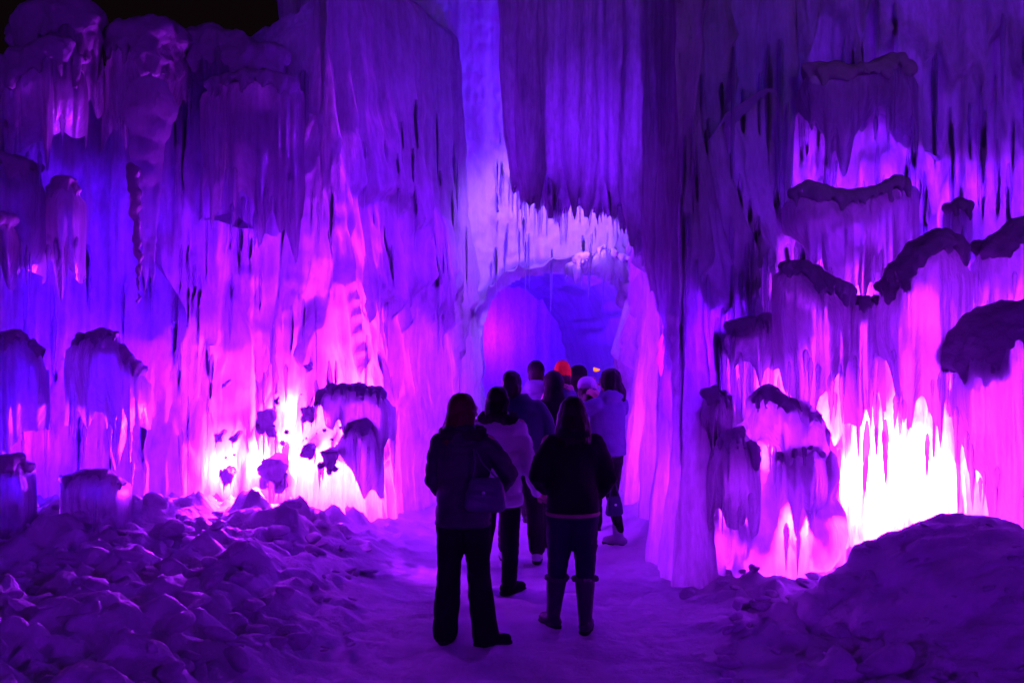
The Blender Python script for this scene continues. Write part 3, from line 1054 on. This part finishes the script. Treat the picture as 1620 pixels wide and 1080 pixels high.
mb = MB()
rnd = random.Random(5)
prof = [(1300, 945), (1325, 925), (1360, 900), (1395, 868), (1430, 848), (1480, 832), (1530, 821), (1556, 824), (1580, 838), (1640, 842), (1760, 850), (1900, 900)]
pa = np.array(prof, float)
for px in np.arange(1305, 1890, 14):
    py = float(np.interp(px, pa[:, 0], pa[:, 1]))
    c = W(px, py, 7.3)
    h = max(.12, c.z)
    for k in range(7):
        dy = k * .24
        zz = h * (1 - (k / 8.5) ** 1.5)
        mb.ball((c.x + rnd.uniform(-.05, .05) + dy * .35, c.y - dy, zz - .22), (.22, .26, .22), 10, 7)
    mb.ball((c.x + .05, c.y + .25, h * .55 - .2), (.28, .3, .25), 10, 7)
mb.loft([(Vector((3.6, 6.9, z)), rx, ry) for z, rx, ry in ((-.2, 1.6, .9), (.2, 1.35, .65), (.45, 1.0, .4))], 24)


def bank_noise(x, y, z):
    return .13 * fbm(x * 2.0, y * 2.0, z * 4, 61, 6) + .05 * np.abs(fbm(x * 6, y * 6, z * 9, 62, 3))


bank = link('snow_bank', mb.skin(.03, 8, bank_noise), SNOW)
tag(bank, 'big dark snow bank rising before the white-hot glow of the towering wall', 'snow bank')

BB = bvh(bank)
for i in range(60):
    px, py = random.uniform(1300, 1640), random.uniform(830, 1075)
    p = on_wall(BB, px, py)
    if p is None:
        continue
    r = random.choice((.025, .035, .05, .07))
    o = bpy.data.objects.new('snow_chunk', random.choice(CH_M))
    o.location = p - Vector((0, -.01, r * .15))
    o.scale = (r * random.uniform(.9, 1.5), r, r * random.uniform(.5, .9))
    o.rotation_euler = (random.uniform(-.5, .5), random.uniform(-.5, .5), random.uniform(0, 6.28))
    C.objects.link(o)
    where = 'near the crest' if py < 890 else 'halfway down' if py < 980 else 'low on the near side'
    side = 'towards the path' if px < 1440 else 'under the rounded top' if px < 1560 else 'towards the picture edge'
    tag(o, f'{"crumb-sized" if r < .03 else "small" if r < .04 else "fist-sized" if r < .06 else "bigger"} snow lump {where} of the dark bank, {side}', 'snow chunk', 'snow lumps lying on the dark bank')
chunk(2.12, 6.05, .17, 'pointed snow block standing in front of the big dark bank', sink=.1, sc=(1, .9, 1.25), m=CH_M[0])
chunk(2.95, 6.0, .2, 'snow block cut by the right picture edge at the foot of the bank', sink=.0, sc=(1, 1, 1.3), m=CH_M[1])
chunk(-4.35, 8.55, .19, 'large rounded snow boulder on the crest of the lumpy bank under the blue wall', sink=.1, m=CH_M[2])
chunk(-3.0, 9.2, .16, 'round snow lump against the dim corner between blue wall and pink glow', sink=.0, m=CH_M[3])
for i in range(150):
    for _ in range(20):
        x, y = random.uniform(-5.2, -.8), random.uniform(5.4, 9.4)
        if x < -.9 - .25 * random.random() and (x > -y * .52):
            break
    r = random.uniform(.035, .1) * (1.5 if random.random() < .22 else 1) * (.6 if x > -1.4 else 1)
    chunk(x, y, r, 'broken snow lump among the rubble of the left snow bank', 'snow lumps strewn over the left bank', sink=random.uniform(.35, .6), sc=(random.uniform(.8, 1.4), random.uniform(.8, 1.2), random.uniform(.6, 1.0)))
for i in range(80):
    x, y = random.uniform(1.0, 2.5), random.uniform(5.3, 8.4)
    if x < 1.15 + .1 * (y - 5.5) - .1:
        continue
    chunk(x, y, random.uniform(.03, .09), 'broken snow lump between the path and the dark bank', 'snow lumps strewn beside the dark bank', sink=random.uniform(.2, .5), sc=(random.uniform(.8, 1.4), 1, random.uniform(.6, 1)))

# ------------------------------------------------------------------ people
SKIN = cloth_mat('skin', (.55, .33, .26), .55, 90, .1, .1)
HAIRD = cloth_mat('hair_dark', (.018, .010, .009), .45, 120, .5, .5)
HAIRR = cloth_mat('hair_auburn', (.12, .03, .025), .45, 120, .5, .5)
BLACK = cloth_mat('cloth_black', (.012, .012, .014), .9, 70, .4)
NAVY = cloth_mat('cloth_navy', (.03, .035, .09), .6, 70, .4)
CHAR = cloth_mat('cloth_charcoal', (.05, .045, .065), .5, 70, .4)
DENIM = cloth_mat('cloth_denim', (.02, .024, .045), .85, 140, .4)
LILAC = cloth_mat('cloth_pale', (.88, .84, .88), .7, 50, .3, .15)
LILAC2 = cloth_mat('cloth_lavender', (.32, .32, .46), .75, 50, .3, .15)
LAVB = cloth_mat('cloth_blue_lavender', (.20, .19, .36), .7, 50, .4, .2)
FUR = cloth_mat('fur_dark', (.05, .035, .045), 1, 45, 1, .5)
FURP = cloth_mat('fur_grey', (.10, .08, .11), 1, 45, 1, .5)
ORANGE = cloth_mat('knit_orange', (.75, .10, .02), .9, 90, .6, .3)
WHITE = cloth_mat('knit_pale', (.55, .5, .62), .9, 90, .8, .2)
LEATH = cloth_mat('leather_dark', (.10, .08, .15), .4, 30, .3)
BOOTP = cloth_mat('boot_pale', (.4, .38, .46), .7, 40, .3)
TRIM = cloth_mat('trim_pink', (.42, .16, .22), .8, 60, .3)
SOLE = cloth_mat('rubber', (.02, .02, .022), .8, 60, .2)


def V(*a):
    return Vector(a)


def fold(seed, a=.011):
    return lambda x, y, z: a * fbm(x * 9, y * 9, z * 7, seed, 3) + a * .6 * np.abs(n3(x * 5 + z * 9, y * 5, z * 16, seed + 5))


def quilt(seed, a=.012, f=14):
    return lambda x, y, z: a * (np.abs(np.sin(z * f * math.pi / 1.0 + .6 * n3(x * 4, y * 4, 0, seed))) ** .6 - .6) + .006 * fbm(x * 9, y * 9, z * 12, seed, 3)


def hand(mb_core, fing, w, dirv, side, curl=.5):
    """palm plus five curled fingers of different lengths; thumb leaves the palm's side."""
    d = Vector(dirv).normalized()
    up = Vector((0, 1, 0)) if abs(d.y) < .8 else Vector((0, 0, 1))
    sx = d.cross(up).normalized()
    nn = sx.cross(d).normalized()
    mb_core.tube([w, w + d * .03, w + d * .075], [.024, .032, .030], 10)
    for k, L_ in enumerate((.062, .074, .078, .070)):
        a = w + d * .075 + sx * (.027 - .018 * k)
        b = a + (d * (1 - curl * .4) + nn * curl * .5).normalized() * L_ * .5
        c = b + (d * (1 - curl) + nn * curl).normalized() * L_ * .5
        fing.tube([a - d * .02, a, b, c], [.009, .009, .0085, .007], 7)
    t0 = w + d * .03 + sx * side * .028
    t1 = t0 + (d * .6 + sx * side * .6 + nn * .3) * .038
    fing.tube([w + d * .02, t0, t1, t1 + (d + nn * .5).normalized() * .028], [.012, .012, .010, .008], 7)


def person(label, px, d, yaw=0, H=1.62, arms=None, legs=None, top=None, hair=None, hat=None, trous=None, boot=None, headturn=0, lean=(0, 0), head_dx=0, gloves=False, fine=.012, z0=None):
    x = (px - CX) / F * d
    k = H / 1.65
    z0 = float(ground_h(x, d)) if z0 is None else z0
    root = empty('person', (x, d, z0), label, 'person')
    root.rotation_euler = (0, 0, math.radians(yaw))
    seed = int(px * 7 + d * 13)
    rnd = random.Random(seed)
    S = lambda v: Vector(v) * k
    sh = {-1: S((-.175 + lean[0], lean[1], 1.345)), 1: S((.175 + lean[0], lean[1], 1.345))}
    arms = arms or {}
    legs = legs or {}
    top = top or {}
    A = {}
    for s in (-1, 1):
        e, w = arms.get(s, ((s * .25, -.02, 1.08), (s * .24, .08, .84)))
        A[s] = (S(e), S(w))
    Lg = {}
    for s in (-1, 1):
        kn, an, toe = legs.get(s, ((s * .10, .02, .49), (s * .10, 0, .08), (0, 1)))
        Lg[s] = (S((s * .085, 0, .88)), S(kn), S(an), Vector((toe[0], toe[1], 0)).normalized())
    hc = S((head_dx + lean[0] * 1.3, lean[1] * 1.4 + .02, 1.535))
    Rh = Matrix.Rotation(math.radians(headturn), 3, 'Z')
    # body, one continuous skin
    b, fg = MB(), MB()
    b.loft([(S((0, 0, .84)), .13 * k, .09 * k), (S((0, 0, .95)), .15 * k, .10 * k), (S((lean[0] * .4, lean[1] * .4, 1.08)), .125 * k, .085 * k), (S((lean[0] * .8, lean[1] * .8, 1.25)), .15 * k, .10 * k), (S((lean[0], lean[1], 1.36)), .13 * k, .07 * k), (S((lean[0], lean[1], 1.40)), .05 * k, .05 * k)])
    b.tube([S((lean[0], lean[1], 1.36)), hc - V(0, .0, .06)], [.052 * k, .048 * k], 12)
    b.ball(hc + V(0, -.008, .012), (.074 * k, .092 * k, .100 * k), 18, 12, Rh)
    b.ball(hc + Rh @ V(0, .018, -.045) * k, (.056 * k, .066 * k, .068 * k), 16, 10, Rh)
    b.tube([hc + Rh @ V(0, .085, .012) * k, hc + Rh @ V(0, .107, -.022) * k], [.010 * k, .015 * k], 8)
    b.ball(hc + Rh @ V(0, .080, -.058) * k, (.024 * k, .012 * k, .010 * k), 10, 7, Rh)
    b.ball(hc + Rh @ V(0, .070, -.095) * k, (.024 * k, .016 * k, .016 * k), 10, 7, Rh)
    for s in (-1, 1):
        b.ball(hc + Rh @ V(s * .074, -.005, -.008) * k, (.012 * k, .02 * k, .032 * k), 10, 7, Rh)
        b.ball(hc + Rh @ V(s * .03, .082, .030) * k, (.022 * k, .012 * k, .008 * k), 10, 7, Rh)
        e, w = A[s]
        b.tube([sh[s], (sh[s] + e) / 2, e, (e + w) / 2, w], [.05 * k, .044 * k, .038 * k, .036 * k, .024 * k], 10)
        hip, kn, an, to = Lg[s]
        b.tube([hip, kn, an], [.075 * k, .05 * k, .035 * k], 10)
        b.tube([an, an + to * .12 + V(0, 0, -.03)], [.035 * k, .025 * k], 8)
        dv = (w - e).normalized()
        if 'hand' in arms and s in arms['hand']:
            dv = Vector(arms['hand'][s])
        hand(b, fg, w, dv, -s)
    body = link('body', b.skin(fine, 2, extra=fg.raw()), SKIN, root)
    if gloves:
        pass
    # eyes
    for s in (-1, 1):
        m = MB()
        m.ball(hc + Rh @ V(s * .030, .083, .012) * k, .0105 * k, 8, 6)
        link('eye', m.raw(), WHITE, body)
    # jacket
    T = dict(mat=BLACK, hem=.80, w=.19, dp=.135, hemw=.20, sleeve=.062, cuff=.045, noise=fold(seed), shw=.185, collar=True)
    T.update(top)
    j = MB()
    lx, ly = lean
    j.loft([(S((0, -.01, T['hem'])), T['hemw'] * k, (T['dp'] + .01) * k), (S((lx * .2, ly * .2 - .005, T['hem'] + .10)), (T['hemw'] - .005) * k, T['dp'] * k),
            (S((lx * .4, ly * .4, 1.04)), T['w'] * .93 * k, T['dp'] * .95 * k), (S((lx * .7, ly * .7, 1.20)), T['w'] * k, T['dp'] * k),
            (S((lx, ly, 1.31)), T['shw'] * 1.02 * k, T['dp'] * .92 * k), (S((lx, ly, 1.37)), T['shw'] * .82 * k, .095 * k), (S((lx, ly, 1.42)), .09 * k, .08 * k), (S((lx, ly + .005, 1.46)), .068 * k, .07 * k)], 26)
    for s in (-1, 1):
        e, w = A[s]
        r = T['sleeve'] * k
        j.tube([sh[s] + V(-s * .02, 0, -.02), (sh[s] + e) / 2, e, (e + w) / 2, w + (w - e).normalized() * -.015], [r * 1.15, r * 1.05, r, r * .92, T['cuff'] * k * 1.1], 12)
    if T.get('hood'):
        j.ball(S((lx, ly - .075, 1.41)), (.12 * k, .075 * k, .075 * k), 14, 9)
    if T.get('hood_up'):
        j.ball(hc + Rh @ V(0, -.018, .01) * k, (.098 * k, .112 * k, .125 * k), 18, 12, Rh)
        j.tube([hc + V(0, -.02, -.04), S((lx, ly, 1.38))], [.095 * k, .10 * k], 14)
    jk = link('jacket', j.skin(.0125, 3, T['noise']), T['mat'], root)
    if T.get('fur'):
        f = MB()
        for q in range(18):
            a = 2 * math.pi * q / 18
            f.ball(S((lx + .125 * math.cos(a), ly - .02 + .10 * math.sin(a), 1.405 + .012 * math.sin(a * 3))), .042 * k * rnd.uniform(.85, 1.15), 9, 7)
        link('fur_collar', f.skin(.011, 1, lambda x, y, z: .014 * fbm(x * 40, y * 40, z * 40, seed, 3)), T['fur'], jk)
    if T.get('trim'):
        f = MB()
        n = 28
        f.loft([(S((0, -.01, T['hem'] + zz)), (T['hemw'] + ww) * k, (T['dp'] + .01 + ww) * k) for zz, ww in ((-.022, -.004), (-.018, .007), (.002, .007), (.006, -.004))], n)
        link('hem_trim', f.skin(.009, 1, fold(seed, .003)), T['trim'], jk)
    # trousers
    P = dict(mat=BLACK, r=(.098, .072, .056), z=.06, seat=True)
    P.update(trous or {})
    t = MB()
    t.loft([(S((0, 0, .78)), .12 * k, .10 * k), (S((0, -.01, .86)), .165 * k, .125 * k), (S((0, 0, .95)), .15 * k, .11 * k), (S((0, 0, 1.0)), .13 * k, .10 * k)], 20)
    for s in (-1, 1):
        hip, kn, an, to = Lg[s]
        a2 = Vector((an.x, an.y, P['z'] * k))
        if P['z'] > .25:
            q = (an.z - P['z'] * k) / (an.z - kn.z)
            a2 = an + (kn - an) * q
        t.tube([hip, (hip + kn) / 2, kn, (kn + a2) / 2 + V(0, -.006, 0), a2 + V(0, 0, .035)], [P['r'][0] * k, (P['r'][0] * .55 + P['r'][1] * .45) * k, P['r'][1] * k, (P['r'][1] * .5 + P['r'][2] * .5) * k, P['r'][2] * k], 14)
    link('trousers', t.skin(.0125, 3, fold(seed + 3, .009)), P['mat'], root)
    # boots
    Bt = dict(mat=BLACK, shaft=.14, r=.05, w=.045, cuff=None)
    Bt.update(boot or {})
    for s in (-1, 1):
        hip, kn, an, to = Lg[s]
        m = MB()
        heel = Vector((an.x, an.y, .0)) - to * .045 * k
        g0 = V(0, 0, an.z - .08 * k)
        m.tube([heel + g0 + V(0, 0, .045), heel + g0 + to * .09 * k + V(0, 0, .045), heel + g0 + to * .185 * k + V(0, 0, .036)], [.042 * k, Bt['w'] * k, .036 * k], 12)
        m.tube([an + V(0, 0, -.02), an + V(0, 0, .0) + (kn - an).normalized() * Bt['shaft'] * k], [.047 * k, Bt['r'] * k], 14)
        bo = link('boot', m.skin(.011, 2, fold(seed + s, .004)), Bt['mat'], root)
        so = MB()
        so.tube([heel + g0 + V(0, 0, .012), heel + g0 + to * .09 * k + V(0, 0, .010), heel + g0 + to * .19 * k + V(0, 0, .012)], [.040 * k, .046 * k, .036 * k], 12)
        mm = so.raw()
        for v in mm.vertices:
            v.co.z = max(-.012 + g0.z, min(v.co.z, .02 + g0.z))
        link('sole', mm, SOLE, bo)
        if Bt['cuff']:
            f = MB()
            cc = an + (kn - an).normalized() * (Bt['shaft'] + .01) * k
            for q in range(14):
                a = 2 * math.pi * q / 14
                f.ball(cc + V(math.cos(a) * Bt['r'] * 1.02, math.sin(a) * Bt['r'] * 1.02, 0) * k, .021 * k * rnd.uniform(.8, 1.3), 8, 6)
            link('fur_cuff', f.skin(.009, 1, lambda x, y, z: .008 * fbm(x * 45, y * 45, z * 45, seed, 2)), Bt['cuff'], bo)
    # hair
    if hair:
        Hn = dict(mat=HAIRD, length=.2, vol=1.0, width=.085, tail=False)
        Hn.update(hair)
        m = MB()
        v = Hn['vol']
        m.ball(hc + Rh @ V(0, -.022, .022) * k, (.088 * k * v, .095 * k * v, .103 * k * v), 18, 12, Rh)
        m.ball(hc + Rh @ V(0, -.045, -.03) * k, (.088 * k * v, .075 * k * v, .09 * k * v), 16, 10, Rh)
        n = 13
        for q in range(n if Hn['length'] > .06 else 0):
            a = math.pi * (.0 + 1.0 * q / (n - 1)) + math.pi
            p = hc + Rh @ V(math.cos(a) * .078 * v, math.sin(a) * .082 * v - .01, .0) * k
            L_ = Hn['length'] * rnd.uniform(.85, 1.1)
            e = p + Rh @ V(math.cos(a) * (Hn['width'] - .078), -.03 - .02 * abs(math.sin(a)), -L_) * k
            m.tube([p, (p + e) / 2 + V(rnd.uniform(-.008, .008), -.012, 0), e], [.026 * k, .027 * k, .012 * k], 8)
        link('hair', m.skin(.010, 1, lambda x, y, z: .006 * n3(x * 60, y * 60, z * 8, seed)), Hn['mat'], root)
    if hat:
        Ht = dict(mat=BLACK, r=1.0, tall=.0, low=-.005)
        Ht.update(hat)
        m = MB()
        m.ball(hc + Rh @ V(0, -.012, .045 + Ht['tall'] * .4) * k, (.092 * k * Ht['r'], .104 * k * Ht['r'], (.085 + Ht['tall']) * k * Ht['r']), 18, 12, Rh)
        m.tube([hc + Rh @ V(0, -.012, Ht['low']) * k, hc + Rh @ V(0, -.012, .04) * k], [.088 * k * Ht['r'], .094 * k * Ht['r']], 16, cap=False)
        if Ht.get('ears'):
            m.ball(hc + Rh @ V(0, -.03, -.05) * k, (.085 * k, .085 * k, .07 * k), 14, 9)
        hh = link('hat', m.skin(.010, 2, lambda x, y, z: .003 * np.sin(np.arctan2(y - hc.y, x - hc.x) * 40)), Ht['mat'], root)
        if Ht.get('pom'):
            m = MB()
            m.ball(hc + V(0, -.01, .15 + Ht['tall']) * k, .03 * k, 10, 8)
            link('pompom', m.skin(.008, 0, lambda x, y, z: .008 * fbm(x * 60, y * 60, z * 60, 3, 2)), Ht['mat'], hh)
    return root


# the two nearest women, seen from behind
pA = person('woman in dark hooded vest and flared trousers with a slouchy shoulder bag', 733, 7.0, -14, 1.62,
            arms={-1: ((-.205, .0, 1.08), (-.15, .17, .93)), 1: ((.30, .05, 1.12), (.17, .24, .99)), 'hand': {1: (-.8, .4, .1), -1: (.8, .4, 0)}},
            legs={-1: ((-.105, .03, .49), (-.135, .03, .08), (-.1, 1)), 1: ((.095, .03, .49), (.155, .0, .08), (.85, .5))},
            top=dict(mat=CHAR, hem=.79, hemw=.19, w=.185, dp=.145, sleeve=.066, hood=True, fur=FUR, noise=quilt(3, .009, 11), shw=.18),
            hair=dict(mat=HAIRR, length=.20, vol=1.06, width=.10), trous=dict(mat=BLACK, r=(.105, .078, .088), z=.03), headturn=-35)
pB = person('woman in short dark coat with pink hem and knee boots with fur cuffs', 906, 7.28, 4, 1.565,
            arms={-1: ((-.255, .0, 1.09), (-.17, .19, .98)), 1: ((.255, .0, 1.07), (.19, .17, .93)), 'hand': {1: (-.8, .5, .1), -1: (.8, .5, 0)}},
            legs={-1: ((-.10, .02, .49), (-.13, .10, .08), (-.45, 1)), 1: ((.09, .02, .49), (.085, -.05, .08), (.35, 1))},
            top=dict(mat=BLACK, hem=.845, hemw=.19, w=.182, dp=.14, sleeve=.066, trim=TRIM, shw=.18, hood=True),
            hair=dict(mat=HAIRD, length=.21, vol=1.12, width=.115), trous=dict(mat=DENIM, r=(.108, .076, .06), z=.3),
            boot=dict(mat=CHAR, shaft=.28, r=.073, cuff=FURP, w=.05))
pC = person('woman in pale puffy jacket with dark fur collar, reaching one hand down', 789, 8.3, -8, 1.58,
            arms={-1: ((-.25, .02, 1.10), (-.2, .16, .95)), 1: ((.235, .02, 1.04), (.30, .12, .79)), 'hand': {1: (.65, .2, -.5)}},
            legs={-1: ((-.11, .10, .49), (-.19, .10, .08), (-.2, 1)), 1: ((.10, .02, .49), (.085, -.02, .08), (.65, .8))},
            top=dict(mat=LILAC, hem=.70, hemw=.20, w=.19, dp=.14, sleeve=.066, fur=FUR, noise=quilt(5, .014, 9)),
            hair=dict(mat=HAIRD, length=.13, vol=1.02, width=.07), trous=dict(mat=BLACK, r=(.095, .068, .062), z=.05), boot=dict(mat=BLACK, w=.05), headturn=-25)
pD = person('short-haired tall person in navy jacket and pale shoes behind the pale puffy jacket', 822, 9.3, 0, 1.66,
            arms={-1: ((-.27, .03, 1.08), (-.22, .2, .95)), 1: ((.27, 0, 1.08), (.24, .12, .86))}, head_dx=-.07,
            legs={1: ((.13, .08, .50), (.15, -.02, .10), (.1, 1)), -1: ((-.1, .05, .49), (-.12, .10, .08), (-.2, 1))},
            top=dict(mat=NAVY, hem=.76, hemw=.215, w=.22, dp=.15, sleeve=.072, shw=.21), hair=dict(length=.03, vol=1.02),
            trous=dict(mat=BLACK, r=(.10, .078, .07), z=.10), boot=dict(mat=BOOTP, w=.05))
pJ = person('dark-haired woman in lavender jacket, arms raised before her, one pale shoe showing', 962, 9.75, 38, 1.60,
            arms={-1: ((-.27, .20, 1.22), (-.15, .34, 1.42)), 1: ((.30, .14, 1.17), (.20, .33, 1.36)), 'hand': {1: (-.5, .6, .6), -1: (.3, .6, .6)}},
            legs={1: ((.10, .06, .49), (.12, -.02, .08), (-.25, 1)), -1: ((-.08, .10, .49), (-.10, .14, .08), (-.1, 1))},
            top=dict(mat=LAVB, hem=.86, hemw=.18, w=.18, dp=.14, sleeve=.066, hood=True), hair=dict(length=.15, vol=1.12, width=.1),
            trous=dict(mat=BLACK, r=(.09, .062, .045), z=.12), boot=dict(mat=BOOTP, shaft=.10, w=.055), headturn=20, head_dx=.03)
pF = person('person in black with long dark hair, just behind the woman in the short dark coat', 876, 9.9, 0, 1.60,
            top=dict(mat=BLACK, hood_up=True, hem=.74, shw=.17, w=.18), trous=dict(mat=BLACK), arms={})
pI = person('person in pale bobble-less knit hat raising one hand with a small orange light', 929, 10.5, 6, 1.52,
            arms={1: ((.25, .14, 1.22), (.11, .22, 1.50)), 'hand': {1: (-.1, .1, 1)}},
            top=dict(mat=LILAC2, hem=.75, w=.175, hemw=.18), hair=dict(length=.1), hat=dict(mat=WHITE, r=1.1, ears=True), fine=.013)
pG = person('person in tall orange knit hat, farther into the passage', 890, 11.0, 5, 1.60,
            top=dict(mat=NAVY), hair=dict(length=.05), hat=dict(mat=ORANGE, r=1.0, tall=.05, ears=True), fine=.014)
pE = person('person in pale blue jacket with raised collar and black beanie, behind the tall man', 848, 11.2, 0, 1.65,
            top=dict(mat=LILAC2, hood_up=False, hood=True, shw=.19, w=.2), hair=dict(length=.05), hat=dict(mat=BLACK, r=.98, tall=.01), fine=.014)
pH = person('person in round black hat, deepest in the crowd near the tunnel mouth', 915, 11.5, -10, 1.60,
            top=dict(mat=CHAR), hair=dict(length=.08), hat=dict(mat=BLACK, r=1.08), fine=.014)

# bags
def bag(label, c, sx, sy, sz, mat, strap_to, yaw=0):
    root = empty('handbag', c, label, 'handbag')
    root.rotation_euler = (0, 0, math.radians(yaw))
    m = MB()
    m.loft([(V(0, 0, -sz), sx * .8, sy * .8), (V(0, 0, -sz * .8), sx, sy), (V(0, 0, 0), sx * .95, sy), (V(0, 0, sz * .8), sx * .75, sy * .5), (V(0, 0, sz), sx * .7, sy * .3)], 20, sq=.6)
    bb = link('bag_body', m.skin(.009, 2, fold(int(c[0] * 100) + 9, .01)), mat, root)
    st = MB()
    R = Matrix.Rotation(-math.radians(yaw), 3, 'Z')
    for s in (-1, 1):
        q = R @ (Vector(strap_to) - Vector(c))
        st.tube([V(s * sx * .6, 0, sz * .9), V(s * sx * .4, 0, sz * .9) * .4 + q * .6 + V(0, -.02, 0), q + V(s * .01, 0, 0)], [.006, .006, .006], 6)
    link('strap', st.raw(), mat, root)
    cl = MB()
    cl.ball(V(0, -sy - .004, sz * .2), (.012, .006, .012), 8, 6)
    link('clasp', cl.raw(), WHITE, root)
    return root


bag('slouchy dark violet shoulder bag at the hip of the nearest woman', W(768, 782, 6.80), .135, .06, .105, LEATH, W(752, 712, 6.82), -10)
bag('small dark handbag with tassel hanging from the arm of the woman in lavender', W(972, 800, 9.5), .075, .04, .085, NAVY, W(968, 742, 9.5), 10)
# the little orange light held up by a raised hand
lt = empty('orange_light', W(943, 585, 10.62), 'tiny glowing orange light held up in a raised hand', 'light')
OR, ntO, NO, LO = new_mat('orange_glow')
eo = NO.new('ShaderNodeEmission')
eo.inputs[0].default_value = (1, .10, .01, 1)
eo.inputs[1].default_value = 3.0
oo = NO.new('ShaderNodeOutputMaterial')
LO.new(eo.outputs[0], oo.inputs[0])
m = MB()
m.ball((0, 0, 0), (.026, .018, .017), 10, 8)
link('bulb', m.raw(), OR, lt)
m = MB()
m.ball((.026, 0, .002), (.012, .01, .01), 8, 6)
m.ball((-.016, 0, .014), (.010, .01, .012), 8, 6)
link('petal', m.raw(), OR, lt)
